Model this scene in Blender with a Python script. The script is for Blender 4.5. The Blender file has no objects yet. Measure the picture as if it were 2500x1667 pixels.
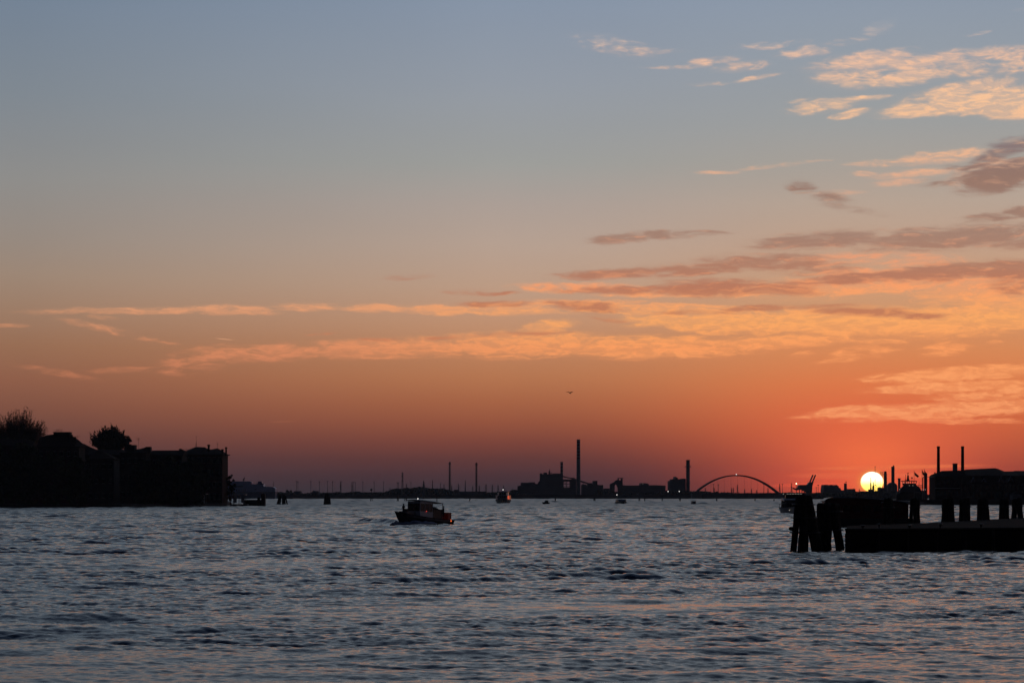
import bpy, bmesh, math, random
import numpy as np
from mathutils import Vector, Matrix, Quaternion
R = math.radians
random.seed(7)
SC = bpy.context.scene
COL = SC.collection
# ------------------------------------------------------------------ camera
CH = 4.5            # eye height above the water
F = 5833.3          # focal length in reference pixels (84 mm on a 36 mm sensor, 2500 px wide)
HY = 1209.5         # horizon row
cam = bpy.data.cameras.new('camera')
cam.lens = 84; cam.sensor_width = 36
cam.shift_y = (HY - 833.5) / 2500
cam.clip_start = 1; cam.clip_end = 200000
co = bpy.data.objects.new('camera', cam); COL.objects.link(co)
co.location = (0, 0, CH); co.rotation_euler = (R(90), 0, 0)
SC.camera = co
SC.view_settings.view_transform = 'Standard'
SC.view_settings.look = 'None'
SC.view_settings.exposure = 0
SC.view_settings.gamma = 1
SC.cycles.max_bounces = 6
SC.cycles.sample_clamp_indirect = 4

def s2l(c):
    return tuple(((v/255)/12.92 if v/255 <= .04045 else ((v/255+.055)/1.055)**2.4) for v in c) + (1.0,)
def px_az(px, py=HY):
    return math.degrees(math.atan((px-1250)/F))
def px_el(px, py):
    a = math.atan((px-1250)/F)
    return math.degrees(math.atan((HY-py)/F*math.cos(a)))

SUN_AZ, SUN_EL = px_az(2129), px_el(2129, 1176.5)

# ------------------------------------------------------------------ world: dusk sky
W = bpy.data.worlds.new('World'); SC.world = W; W.use_nodes = True
nt = W.node_tree; nt.nodes.clear()
N, Lk = nt.nodes, nt.links
def val(s, v):
    if hasattr(v, 'node'): Lk.new(v, s)
    else: s.default_value = v
def M(op, a, b=None, c=None, clamp=False):
    n = N.new('ShaderNodeMath'); n.operation = op; n.use_clamp = clamp
    val(n.inputs[0], a)
    if b is not None: val(n.inputs[1], b)
    if c is not None: val(n.inputs[2], c)
    return n.outputs[0]
def VM(op, a, b=None):
    n = N.new('ShaderNodeVectorMath'); n.operation = op
    val(n.inputs[0], a)
    if b is not None: val(n.inputs[1], b)
    return n.outputs['Value'] if op in ('LENGTH', 'DOT_PRODUCT') else n.outputs[0]
def MR(x, a, b, c=0.0, d=1.0, kind='SMOOTHSTEP'):
    n = N.new('ShaderNodeMapRange'); n.interpolation_type = kind
    val(n.inputs[0], x); n.inputs[1].default_value = a; n.inputs[2].default_value = b
    n.inputs[3].default_value = c; n.inputs[4].default_value = d
    return n.outputs[0]
def MIX(f, a, b, mode='MIX'):
    n = N.new('ShaderNodeMix'); n.data_type = 'RGBA'; n.blend_type = mode
    val(n.inputs['Factor'], f); 
    for s, v in ((n.inputs[6], a), (n.inputs[7], b)):
        if hasattr(v, 'node'): Lk.new(v, s)
        else: s.default_value = v
    return n.outputs[2]
def XYZ(x, y, z=0.0):
    n = N.new('ShaderNodeCombineXYZ')
    val(n.inputs[0], x); val(n.inputs[1], y); val(n.inputs[2], z); return n.outputs[0]
def NOISE(vec, scale, detail, rough=.5, dist=0.0, color=False):
    n = N.new('ShaderNodeTexNoise'); Lk.new(vec, n.inputs['Vector'])
    n.inputs['Scale'].default_value = scale; n.inputs['Detail'].default_value = detail
    n.inputs['Roughness'].default_value = rough; n.inputs['Distortion'].default_value = dist
    return n.outputs['Color' if color else 'Fac']
tc = N.new('ShaderNodeTexCoord')
D_ = VM('NORMALIZE', tc.outputs['Generated'])
sx = N.new('ShaderNodeSeparateXYZ'); Lk.new(D_, sx.inputs[0])
az = M('MULTIPLY', M('ARCTAN2', sx.outputs[0], sx.outputs[1]), 180/math.pi)
el = M('MULTIPLY', M('ARCSINE', sx.outputs[2]), 180/math.pi)
EMAX = 60.0
tel = M('POWER', M('DIVIDE', M('MAXIMUM', el, 0.0), EMAX, clamp=True), .5)
def ramp(stops, fac):
    n = N.new('ShaderNodeValToRGB'); val(n.inputs[0], fac)
    cr = n.color_ramp; cr.interpolation = 'LINEAR'
    stops = sorted(stops)
    cr.elements[0].position = stops[0][0]; cr.elements[0].color = s2l(stops[0][1])
    cr.elements[1].position = stops[-1][0]; cr.elements[1].color = s2l(stops[-1][1])
    for p, c in stops[1:-1]:
        e = cr.elements.new(p); e.color = s2l(c)
    return n.outputs[0]
def elpos(py=None, e=None):
    if e is None: e = px_el(1250, py)
    return (max(e, 0)/EMAX)**.5
HI = [(15, (137,148,159)), (22, (134,145,158)), (32, (118,131,150)), (45, (70,92,128)), (60, (46,62,95))]
def sky_ramp(rows, hi=HI):
    return ramp([(elpos(py=p), c) for p, c in rows] + [(elpos(e=e), c) for e, c in hi], tel)
RL = sky_ramp([(1209,(58,48,53)),(1170,(66,50,54)),(1120,(84,57,57)),(1060,(108,70,62)),(1000,(130,83,67)),(930,(147,97,75)),(850,(155,112,86)),
               (760,(160,128,106)),(680,(159,137,120)),(600,(153,140,130)),(450,(144,143,141)),(250,(130,139,148)),(0,(116,132,151))],
              [(15,(119,134,148)), (22,(117,131,147)), (32,(102,117,140)), (45,(66,88,124)), (60,(46,62,95))])
RC = sky_ramp([(1209,(54,46,53)),(1190,(60,46,52)),(1160,(78,49,52)),(1120,(102,58,54)),(1080,(128,69,57)),(1030,(154,86,62)),(980,(171,102,70)),(920,(185,120,82)),
               (850,(192,134,97)),(780,(196,149,118)),(700,(191,158,135)),(600,(185,163,148)),(500,(174,161,153)),(400,(159,160,157)),(200,(148,156,167)),(0,(137,151,170))])
RR = sky_ramp([(1209,(96,44,42)),(1180,(118,52,46)),(1140,(150,66,50)),(1100,(176,82,56)),(1050,(200,98,60)),(1000,(214,112,68)),(940,(222,126,76)),(860,(220,140,90)),
               (780,(212,150,106)),(700,(204,158,124)),(600,(194,162,140)),(500,(184,165,150)),(400,(168,162,155)),(300,(157,160,161)),(150,(149,158,168)),(0,(141,154,171))])
base = MIX(MR(az, -11.5, -.5, kind='LINEAR'), RL, RC)
base = MIX(MR(az, .2, 8.6, kind='SMOOTHSTEP'), base, RR)
# faint unevenness of the air
airv = XYZ(M('MULTIPLY', az, .12), M('MULTIPLY', el, .5))
airn = NOISE(airv, 1.0, 3, .5)
base = MIX(1.0, base, ramp([(0, (248,248,248)), (1, (255,255,255))], airn), 'MULTIPLY')
# glow of the low sun
def gauss(du, dv, ru, rv):
    a = M('DIVIDE', M('SUBTRACT', az, du), ru); b = M('DIVIDE', M('SUBTRACT', el, dv), rv)
    r2 = M('ADD', M('MULTIPLY', a, a), M('MULTIPLY', b, b))
    return M('EXPONENT', M('MULTIPLY', r2, -1.0))
g1 = gauss(SUN_AZ, SUN_EL+.6, 3.0, 1.45)
g2 = gauss(SUN_AZ, SUN_EL+.35, 1.35, .75)
base = MIX(M('MULTIPLY', g1, .64), base, s2l((250, 106, 70)))
base = MIX(M('MULTIPLY', g2, .95), base, s2l((255, 118, 66)))
g3 = gauss(SUN_AZ, .25, 2.4, .48)
base = MIX(M('MULTIPLY', g3, .55), base, s2l((245, 74, 50)))
# ---- clouds, laid out by azimuth and elevation in degrees
wn = NOISE(XYZ(M('MULTIPLY', az, .55), M('MULTIPLY', el, 1.6), 3.7), 1.0, 3, .55, color=True)
w_ = VM('MULTIPLY', VM('SUBTRACT', wn, (.5, .5, .5)), (1.6, .42, 0.0))
uv = VM('ADD', XYZ(az, el), w_)
wn2 = NOISE(XYZ(M('MULTIPLY', az, 2.2), M('MULTIPLY', el, 7.0), 9.1), 1.0, 3, .6, color=True)
w2_ = VM('MULTIPLY', VM('SUBTRACT', wn2, (.5, .5, .5)), (.45, .10, 0.0))
uvf = VM('ADD', uv, w2_)
uvm = VM('ADD', VM('ADD', XYZ(az, el), VM('MULTIPLY', w_, (.28, .35, 0))), VM('MULTIPLY', w2_, (.5, .7, 0)))
def blobs(items):
    acc = None
    for (px, py, rx, ry, tilt, st) in items:
        m = N.new('ShaderNodeMapping'); m.vector_type = 'TEXTURE'
        Lk.new(uvm, m.inputs[0])
        m.inputs['Location'].default_value = (px_az(px), px_el(px, py), 0)
        m.inputs['Rotation'].default_value = (0, 0, R(tilt))
        k = 180/math.pi/F*1.68
        m.inputs['Scale'].default_value = (rx*k, ry*k, 1)
        g = N.new('ShaderNodeTexGradient'); g.gradient_type = 'SPHERICAL'
        Lk.new(m.outputs[0], g.inputs[0])
        o = M('MULTIPLY', MR(g.outputs['Fac'], 0, .75), st)
        acc = o if acc is None else M('MAXIMUM', acc, o)
    return acc
BR = [(362,759,270,8,1,.85),(560,758,110,12,0,.85),(745,750,85,10,1,.85),(925,753,85,11,-2,.9),(25,795,40,5,0,.8),
      (1180,757,200,13,0,1.0),(245,800,85,9,-12,.55),(370,828,60,6,-8,.5),(255,776,35,5,-4,.6),
      (457,888,75,24,4,.62),(440,900,45,22,0,.5),(640,862,150,20,3,.85),(580,860,120,18,0,.7),(957,850,220,22,2,1.0),(1275,842,210,28,1,1.1),(1330,806,70,18,14,.7),(1595,848,230,24,0,1.1),
      (1870,838,170,15,3,1.0),(2010,830,90,8,2,.8),(138,908,90,8,-10,.62),(300,903,80,7,2,.62),
      (1820,790,260,22,-2,1.1),(2100,785,320,28,0,1.35),(2400,778,220,34,4,1.3),(1640,756,260,13,-2,.95),(1420,740,160,9,0,.8),(1300,802,60,10,18,.6),(1720,804,60,12,-10,.7),
      (1400,702,130,12,0,.9),(1620,716,160,10,0,.85),(1900,706,160,16,2,1.0),(2120,692,260,26,3,1.15),(2440,706,170,36,3,1.15),(2050,668,90,12,4,.7),(2060,632,130,14,3,.75),(2250,640,110,18,0,.6),
      (2110,858,75,14,4,.7),(2060,878,60,7,6,.55),(2310,850,60,15,4,.8),(2150,832,60,7,0,.6),(2430,836,18,4,4,.6),(1960,866,26,8,10,.5),
      (2147,929,42,4,1,.9),(2360,912,190,15,3,1.2),(2330,944,180,11,2,1.15),(2440,960,150,16,3,.8),(2250,925,80,8,3,.7),
      (2060,1006,100,13,5,1.1),(2300,1002,240,18,3,1.25),(2420,992,200,13,3,1.1),(2330,1026,150,7,-1,.8),(2070,876,45,5,0,.5),
      # high clouds
      (1500,112,90,20,-10,.5),(1560,124,90,8,-2,.5),(1740,150,60,9,5,.62),(1810,162,58,11,4,.75),(1850,190,48,5,8,.8),(1735,205,38,5,3,.62),(1650,165,70,5,0,.42),
      (1960,128,60,12,4,.7),(1890,110,80,10,2,.5),(2060,104,50,8,6,.62),(2140,70,40,14,20,.42),(2380,82,30,4,8,.45),
      (2110,150,110,20,6,.95),(2260,148,100,16,8,.9),(2080,192,80,22,0,.85),(2210,190,110,16,6,.9),(2350,165,90,20,-6,.8),(2455,130,90,16,0,.9),(2480,165,60,14,6,.8),
      (2270,262,95,16,7,1.25),(2400,248,110,22,8,1.35),(2340,225,120,20,10,.95),(2210,268,50,9,5,1.1),(2470,262,70,22,0,1.25),(2010,262,70,14,6,.8),(2080,280,42,9,10,1.05),(2100,240,60,6,2,.7),(1990,250,50,9,0,.5),
      (1750,422,50,4,0,.75),(1820,412,40,5,10,.4),(1890,406,50,4,4,.5),(1970,394,60,4,4,.5),(2150,396,70,9,2,.7),(2290,384,90,15,4,.9),(2230,425,90,10,3,.85),(2200,446,60,9,3,.75),(2110,425,28,6,0,.65),(2350,372,60,10,4,.8),(2420,404,100,8,8,.8),(2050,472,52,6,2,.6),(2380,440,60,18,0,.6)]
DK = [(1520,582,75,13,5,.8),(1620,574,90,12,0,.7),(1730,570,60,7,0,.6),(2010,586,150,20,3,.85),(1900,596,60,14,0,.6),(2330,580,200,26,3,.9),(2200,590,100,22,0,.7),(2480,592,80,16,0,.7),
      (1500,668,125,11,2,.85),(1700,655,150,17,3,.75),(1880,640,150,20,0,.75),(1980,655,110,16,0,.6),(1560,708,180,10,0,.75),(1740,702,130,20,0,.9),(1900,710,90,13,-2,.7),
      (2150,675,220,12,4,.85),(2330,662,130,20,4,.9),(2470,660,80,24,0,1.0),(2480,700,60,20,0,.5),(1790,640,80,15,0,.6),
      (2450,430,90,30,12,1.15),(2500,412,70,26,10,1.15),(2440,378,100,16,22,.8),(2490,352,60,16,5,.85),(2330,446,80,10,2,.5),(2350,408,50,8,0,.4),
      (1960,458,36,16,-8,.5),(2030,488,46,14,-10,.6),(2080,512,80,10,-10,.3),(2430,530,70,12,4,.7),(2490,518,40,14,0,.7),
      (1200,742,80,8,0,.7),(1430,748,90,12,-4,.75),(1480,774,50,9,-12,.4),(1850,752,80,7,2,.8),(2120,762,110,10,-2,.9),(2250,772,60,7,0,.8),(1690,764,100,6,0,.4),(1990,748,120,5,0,.5),(1190,716,70,5,0,.5),
      (990,678,60,6,4,.35),(1260,816,120,5,2,.5),(790,816,40,3,2,.45),(1080,824,60,4,2,.45),(920,830,50,4,3,.45),(1140,712,60,6,0,.35)]
fn = NOISE(VM('MULTIPLY', uvf, (1.0, 4.6, 1.0)), 1.5, 7, .60)
fb = NOISE(VM('ADD', VM('MULTIPLY', uvf, (1.6, 5.5, 1.0)), (5.2, 1.3, 2.0)), 1.7, 6, .58)
fbs = NOISE(VM('ADD', VM('MULTIPLY', uvf, (.9, 5.4, 1.0)), (9.2, 6.3, 4.0)), 1.5, 6, .55)
fl = NOISE(VM('ADD', VM('MULTIPLY', uv, (.5, 2.0, 1.0)), (2.2, 7.3, 5.0)), 1.0, 4, .55)
MB_, MD_ = blobs(BR), blobs(DK)
fp = NOISE(VM('ADD', VM('MULTIPLY', uv, (1.0, 3.1, 1.0)), (1.1, 4.2, 8.0)), 2.3, 5, .5)
mixn = MR(el, 6.5, 8.5)
fn2 = M('ADD', M('MULTIPLY', fn, M('SUBTRACT', 1.0, mixn)), M('MULTIPLY', fp, mixn))
def dens(Mk, nz, k, lo, hi):
    x = M('ADD', Mk, M('MULTIPLY', M('MULTIPLY', M('SUBTRACT', nz, .5), k), M('MULTIPLY', Mk, 2.2, clamp=True)))
    return MR(x, lo, hi)
# soft unevenness outside the named banks (beyond the picture as well)
wide = M('MULTIPLY', MR(el, 3.0, 4.5), MR(el, 30, 14))
wide = M('MULTIPLY', M('MULTIPLY', wide, MR(fl, .52, .72)), MR(az, 10.0, 16.0))
MBw = M('MAXIMUM', MB_, M('MULTIPLY', wide, .8))
dB = M('ADD', M('MULTIPLY', dens(MBw, fn, 2.9, .10, .98), M('SUBTRACT', 1.0, mixn)), M('MULTIPLY', dens(M('MULTIPLY', MBw, 1.16), fp, 3.2, .12, 1.34), mixn))
dD = dens(M('MULTIPLY', MD_, 1.3), fbs, 2.6, .10, 1.22)
cB_R = ramp([(elpos(1209),(255,90,60)),(elpos(1100),(255,118,72)),(elpos(1005),(255,162,106)),(elpos(930),(255,164,104)),(elpos(850),(255,160,98)),(elpos(785),(255,172,102)),
             (elpos(700),(252,160,106)),(elpos(600),(232,158,122)),(elpos(430),(232,176,142)),(elpos(260),(255,200,154)),(elpos(150),(240,192,162)),(elpos(60),(190,182,178)),(elpos(e=20),(200,180,180)),(elpos(e=60),(90,95,120))], tel)
cB_L = ramp([(elpos(1100),(160,90,66)),(elpos(900),(204,128,92)),(elpos(850),(224,142,100)),(elpos(755),(228,158,116)),(elpos(600),(205,160,130)),(elpos(260),(190,180,172)),(elpos(110),(172,174,180)),(elpos(e=60),(90,95,120))], tel)
cB = MIX(MR(az, -6, 3.0), cB_L, cB_R)
cB = MIX(MR(az, -13, -7.5, .55, 0), cB, base)
# colour of the shaded undersides
cD = ramp([(elpos(900),(205,120,82)),(elpos(760),(192,124,92)),(elpos(700),(184,120,94)),(elpos(650),(174,124,102)),(elpos(580),(162,128,112)),(elpos(440),(146,115,103)),(elpos(360),(132,118,120)),(elpos(e=30),(95,100,120))], tel)
lit = MIX(M('MULTIPLY', MR(fb, .38, .62, 0, .50), MR(el, 6.5, 8.5, 1.0, 1.0)), cB, base)
skyc = MIX(M('MULTIPLY', M('MULTIPLY', MB_, MR(fl, .3, .7)), .20, clamp=True), base, cB)
skyc = MIX(M('MULTIPLY', dB, .90), skyc, lit)
skyc = MIX(M('MULTIPLY', MD_, .22, clamp=True), skyc, cD)
cDv = MIX(MR(fn2, .50, .68, 0, .45), cD, cB)
skyc = MIX(M('MULTIPLY', dD, .94), skyc, cDv)
# thin contrails and thin bands of haze close to the sun
def streak(px, py, rx, ry, tilt, st):
    m = N.new('ShaderNodeMapping'); m.vector_type = 'TEXTURE'; Lk.new(XYZ(az, el), m.inputs[0])
    m.inputs['Location'].default_value = (px_az(px), px_el(px, py), 0); m.inputs['Rotation'].default_value = (0, 0, R(tilt))
    k = 180/math.pi/F; m.inputs['Scale'].default_value = (rx*k, ry*k, 1)
    g = N.new('ShaderNodeTexGradient'); g.gradient_type = 'SPHERICAL'; Lk.new(m.outputs[0], g.inputs[0])
    return M('MULTIPLY', MR(g.outputs['Fac'], 0, .6), st)
for a, c in (((548,828,28,1.6,-5,.7), (222,160,122)), ((690,1029,50,1.6,2,.25), (190,120,84)), 
             ((2190,1140,260,7,1,.6), (255,128,74)), ((2040,1161,140,9,0,.35), (255,120,74)), ((2290,1160,160,9,0,.45), (255,124,80)),
             ((2000,1183,160,7,1,.4), (255,96,62)), ((2210,1181,150,7,0,.3), (255,110,76))):
    skyc = MIX(streak(*a), skyc, s2l(c))
# the solar disc, veiled
du = M('MULTIPLY', M('SUBTRACT', az, SUN_AZ), 1.0); dv = M('MULTIPLY', M('SUBTRACT', el, SUN_EL), 1.10)
rad = M('SQRT', M('ADD', M('MULTIPLY', du, du), M('MULTIPLY', dv, dv)))
skyc = MIX(MR(rad, .85, .25, 0, .8), skyc, s2l((255, 112, 66)))
disc = MR(rad, .284, .240)
skyc = MIX(MR(rad, .40, .27, 0, .75), skyc, s2l((255, 140, 66)))
discc = N.new('ShaderNodeValToRGB'); val(discc.inputs[0], MR(el, SUN_EL-.25, SUN_EL+.16, kind='LINEAR'))
discc.color_ramp.elements[0].color = (1.9, .90, .12, 1); discc.color_ramp.elements[1].color = (3.0, 2.9, 2.2, 1)
e = discc.color_ramp.elements.new(.45); e.color = (2.6, 2.0, .40, 1)
skyc = MIX(disc, skyc, discc.outputs[0])
# the sky opposite the sunset is dim
fwd = VM('DOT_PRODUCT', D_, (.12, .99, 0.0))
dim = MR(fwd, -.25, .80, .05, 1.0)
cool = MIX(MR(fwd, -.1, .7), s2l((190, 205, 255)), (1, 1, 1, 1))
skyc = MIX(1.0, skyc, cool, 'MULTIPLY')
bg = N.new('ShaderNodeBackground'); Lk.new(skyc, bg.inputs[0]); Lk.new(dim, bg.inputs[1])
# physical atmosphere underneath, at dusk level
nis = N.new('ShaderNodeTexSky'); nis.sky_type = 'NISHITA'; nis.sun_disc = False
nis.sun_elevation = R(SUN_EL); nis.sun_rotation = R(SUN_AZ); nis.dust_density = 3
bg2 = N.new('ShaderNodeBackground'); Lk.new(nis.outputs[0], bg2.inputs[0]); bg2.inputs[1].default_value = .002
ad = N.new('ShaderNodeAddShader'); Lk.new(bg.outputs[0], ad.inputs[0]); Lk.new(bg2.outputs[0], ad.inputs[1])
wo = N.new('ShaderNodeOutputWorld'); Lk.new(ad.outputs[0], wo.inputs[0])
W.cycles.sampling_method = 'MANUAL'; W.cycles.sample_map_resolution = 1024
# ------------------------------------------------------------------ sun
sl = bpy.data.lights.new('sun', 'SUN'); sl.energy = .004; sl.angle = R(.53); sl.color = (1.0, .34, .12)
so = bpy.data.objects.new('sun', sl); COL.objects.link(so)
sd = Vector((math.sin(R(SUN_AZ))*math.cos(R(SUN_EL)), math.cos(R(SUN_AZ))*math.cos(R(SUN_EL)), math.sin(R(SUN_EL))))
so.rotation_euler = sd.to_track_quat('Z', 'Y').to_euler()
so.location = (0, 0, 200)

# ------------------------------------------------------------------ materials
MATS = {}
def mat(name, col, rough=.8, var=.25, scale=2.0, metal=0.0, spec=.3, emit=None, es=0.0, alpha=1.0, bump=0.0, stretch=(1,1,1)):
    if name in MATS: return MATS[name]
    m = bpy.data.materials.new(name); m.use_nodes = True; t = m.node_tree
    p = t.nodes['Principled BSDF']
    if spec == .3 and rough >= .7: spec = .04
    p.inputs['Roughness'].default_value = rough; p.inputs['Metallic'].default_value = metal
    p.inputs['Specular IOR Level'].default_value = spec
    tcn = t.nodes.new('ShaderNodeTexCoord'); mp = t.nodes.new('ShaderNodeMapping'); mp.inputs['Scale'].default_value = stretch
    nz = t.nodes.new('ShaderNodeTexNoise'); nz.inputs['Scale'].default_value = scale; nz.inputs['Detail'].default_value = 6
    t.links.new(tcn.outputs['Object'], mp.inputs[0]); t.links.new(mp.outputs[0], nz.inputs['Vector'])
    cr = t.nodes.new('ShaderNodeValToRGB')
    cr.color_ramp.elements[0].position = .3; cr.color_ramp.elements[1].position = .7
    cr.color_ramp.elements[0].color = tuple(c*(1-var) for c in col)+(1,)
    cr.color_ramp.elements[1].color = tuple(min(1, c*(1+var)) for c in col)+(1,)
    t.links.new(nz.outputs['Fac'], cr.inputs[0]); t.links.new(cr.outputs[0], p.inputs['Base Color'])
    if emit:
        p.inputs['Emission Color'].default_value = emit+(1,); p.inputs['Emission Strength'].default_value = es
    if bump:
        b = t.nodes.new('ShaderNodeBump'); b.inputs['Strength'].default_value = bump; b.inputs['Distance'].default_value = .05
        t.links.new(nz.outputs['Fac'], b.inputs['Height']); t.links.new(b.outputs[0], p.inputs['Normal'])
    MATS[name] = m; return m
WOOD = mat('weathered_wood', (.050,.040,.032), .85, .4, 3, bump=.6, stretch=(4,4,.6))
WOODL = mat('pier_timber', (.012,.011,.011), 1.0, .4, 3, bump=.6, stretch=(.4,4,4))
IRON = mat('dark_iron', (.035,.033,.032), .5, .3, 6, metal=.6)
STEEL = mat('grey_steel', (.12,.12,.125), .5, .2, 2, metal=.3)
CONC = mat('concrete', (.22,.215,.20), .9, .2, .15)
CONCD = mat('dark_cladding', (.09,.10,.12), .7, .15, .08)
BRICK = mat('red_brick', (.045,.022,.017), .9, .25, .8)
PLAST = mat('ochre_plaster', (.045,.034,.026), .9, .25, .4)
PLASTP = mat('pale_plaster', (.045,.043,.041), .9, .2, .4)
TILE = mat('roof_tiles', (.028,.018,.014), .9, .35, 1.2)
GLASS = mat('dark_glass', (.012,.014,.018), .08, .1, 1, spec=.6)
SHUT = mat('green_shutter', (.022,.040,.030), .7, .2, 2)
STONE = mat('istrian_stone', (.26,.25,.23), .85, .2, .5)
QUAYM = mat('quay_stone', (.055,.052,.05), .9, .3, .6, bump=.3)
LEAF = mat('evergreen_leaves', (.030,.045,.018), .8, .4, .6, spec=.1)
LEAFB = mat('spring_leaves', (.065,.060,.026), .8, .4, .6, spec=.1)
BARK = mat('bark', (.065,.050,.038), .9, .3, 2)
WHITE = mat('white_paint', (.55,.56,.57), .4, .08, .6)
HULLD = mat('dark_hull_paint', (.018,.022,.028), .35, .15, .7)
HULLB = mat('blue_hull_paint', (.05,.09,.22), .45, .15, .2)
SHIPW = mat('ship_white', (.55,.64,.85), .5, .08, .1)
REDP = mat('red_paint', (.14,.012,.008), .45, .15, 1)
ORNG = mat('painted_sunlit_orange', (.45,.10,.03), .35, .1, 1)  # red evening sun on the ferry side, put into the colour
RUBR = mat('black_rubber', (.012,.012,.012), .8, .1, 3)
CLOTH = mat('dark_cloth', (.020,.022,.028), .9, .2, 3)
SKIN = mat('skin', (.30,.17,.11), .6, .1, 3)
FEATH = mat('gull_feathers', (.10,.09,.085), .8, .3, 8)
FLAGM = mat('flag_cloth', (.12,.02,.02), .8, .2, 1)
LAND = mat('shore_earth', (.045,.045,.035), .95, .3, .02)
LAMPW = mat('lamp_white', (.8,.8,.8), .4, 0, 1, emit=(1,.95,.9), es=1.6)
LAMPY = mat('lamp_warm', (.8,.7,.5), .4, 0, 1, emit=(1,.72,.45), es=5)
LAMPD = mat('lamp_dim', (.8,.7,.6), .4, 0, 1, emit=(1,.9,.75), es=.28)
LAMPR = mat('lamp_red', (.8,.05,.02), .4, 0, 1, emit=(1,.08,.06), es=1.2)
GLOWR = mat('red_sun_glint', (.6,.08,.03), .4, .3, 2, emit=(1,.16,.04), es=1.6)  # glow standing in for the sun reflected at the workboat stern
GLOWD = mat('painted_red_sun_glow', (.05,.008,.006), .3, .5, 1.5, emit=(1,.05,.02), es=.008)  # sunlight at the stern, put in as red colour and faint glow
FOAM = mat('wake_foam', (.30,.33,.40), .7, .3, 1)

# ------------------------------------------------------------------ mesh tools
class MB:
    def __init__(s): s.v = []; s.f = []
    def add(s, vs, fs):
        b = len(s.v); s.v += [tuple(p) for p in vs]; s.f += [tuple(i+b for i in f) for f in fs]
    def box(s, x0, x1, y0, y1, z0, z1):
        s.add([(x0,y0,z0),(x1,y0,z0),(x1,y1,z0),(x0,y1,z0),(x0,y0,z1),(x1,y0,z1),(x1,y1,z1),(x0,y1,z1)],
              [(0,3,2,1),(4,5,6,7),(0,1,5,4),(1,2,6,5),(2,3,7,6),(3,0,4,7)]); return s
    def prism(s, poly, y0, y1):          # polygon in x,z pushed along y
        n = len(poly)
        s.add([(x,y0,z) for x,z in poly]+[(x,y1,z) for x,z in poly],
              [tuple(range(n)), tuple(range(2*n-1,n-1,-1))]+[(i,i+n,(i+1)%n+n,(i+1)%n) for i in range(n)]); return s
    def slab(s, poly, z0, z1):           # polygon in x,y pushed along z
        n = len(poly)
        s.add([(x,y,z0) for x,y in poly]+[(x,y,z1) for x,y in poly],
              [tuple(range(n-1,-1,-1)), tuple(range(n,2*n))]+[(i,(i+1)%n,(i+1)%n+n,i+n) for i in range(n)]); return s
    def bar(s, a, b, r0, r1=None, n=6, wob=0, cap=True):
        r1 = r0 if r1 is None else r1
        a, b = Vector(a), Vector(b); d = (b-a)
        if d.length < 1e-6: return s
        q = d.to_track_quat('Z', 'Y'); vs = []
        for c, r in ((a, r0), (b, r1)):
            for i in range(n):
                t = 2*math.pi*i/n; rr = r*(1+random.uniform(-wob, wob))
                vs.append(c + q @ Vector((rr*math.cos(t), rr*math.sin(t), 0)))
        fs = [(i, (i+1)%n, (i+1)%n+n, i+n) for i in range(n)]
        if cap: fs += [tuple(range(n-1,-1,-1)), tuple(range(n,2*n))]
        s.add(vs, fs); return s
    def path(s, pts, r, n=6):
        for a, b in zip(pts, pts[1:]): s.bar(a, b, r, n=n)
        return s
    def lathe(s, prof, cx=0, cy=0, n=14):  # prof: [(r,z)]
        vs = []; fs = []
        for r, z in prof:
            for i in range(n): t = 2*math.pi*i/n; vs.append((cx+r*math.cos(t), cy+r*math.sin(t), z))
        for k in range(len(prof)-1):
            for i in range(n): fs.append((k*n+i, k*n+(i+1)%n, (k+1)*n+(i+1)%n, (k+1)*n+i))
        fs += [tuple(range(n-1,-1,-1)), tuple(range((len(prof)-1)*n, len(prof)*n))]
        s.add(vs, fs); return s
    def loft(s, rings, closed=False, caps=True):
        n = len(rings[0]); vs = [p for r in rings for p in r]; fs = []
        for k in range(len(rings)-1):
            for i in range(n if closed else n-1):
                fs.append((k*n+i, k*n+(i+1)%n, (k+1)*n+(i+1)%n, (k+1)*n+i))
        if caps: fs += [tuple(range(n)), tuple(range((len(rings)-1)*n, len(rings)*n))[::-1]]
        s.add(vs, fs); return s
    def mesh(s, name, m, smooth=False):
        me = bpy.data.meshes.new(name); me.from_pydata(s.v, [], s.f); me.validate(); me.update()
        me.materials.append(m)
        if smooth: me.shade_smooth()
        return me
    def parts(s, name, m, parent):
        n = len(s.v); par = list(range(n))
        def find(i):
            while par[i] != i: par[i] = par[par[i]]; i = par[i]
            return i
        for f in s.f:
            for i in f[1:]: par[find(i)] = find(f[0])
        g = {}
        for f in s.f: g.setdefault(find(f[0]), []).append(f)
        for fs in g.values():
            ids = sorted({i for f in fs for i in f}); mp = {a: b for b, a in enumerate(ids)}
            q = MB(); q.add([s.v[i] for i in ids], [tuple(mp[i] for i in f) for f in fs]); q.obj(name, m, parent)
    def obj(s, name, m, parent=None, smooth=False, label=None):
        o = bpy.data.objects.new(name, s.mesh(name, m, smooth)); COL.objects.link(o)
        if parent: o.parent = parent
        if label: o['label'] = label
        return o
def tag(o, label, cat, group=None, kind=None):
    if label: o['label'] = label
    if cat: o['category'] = cat
    if group: o['group'] = group
    if kind: o['kind'] = kind
    return o
def thing(name, label, cat, loc=(0,0,0), rz=0, group=None):
    o = bpy.data.objects.new(name, None); COL.objects.link(o); o.empty_display_size = .5
    o.location = loc; o.rotation_euler = (0, 0, rz); return tag(o, label, cat, group)
def dup(root, loc, rz=0, label=None, scale=None):
    def cp(o, par):
        c = o.copy(); COL.objects.link(c); c.parent = par
        for ch in list(o.children): cp(ch, c)
        return c
    r = cp(root, None); r.location = loc; r.rotation_euler = (0, 0, rz)
    if scale: r.scale = scale
    if label: r['label'] = label
    return r
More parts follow.
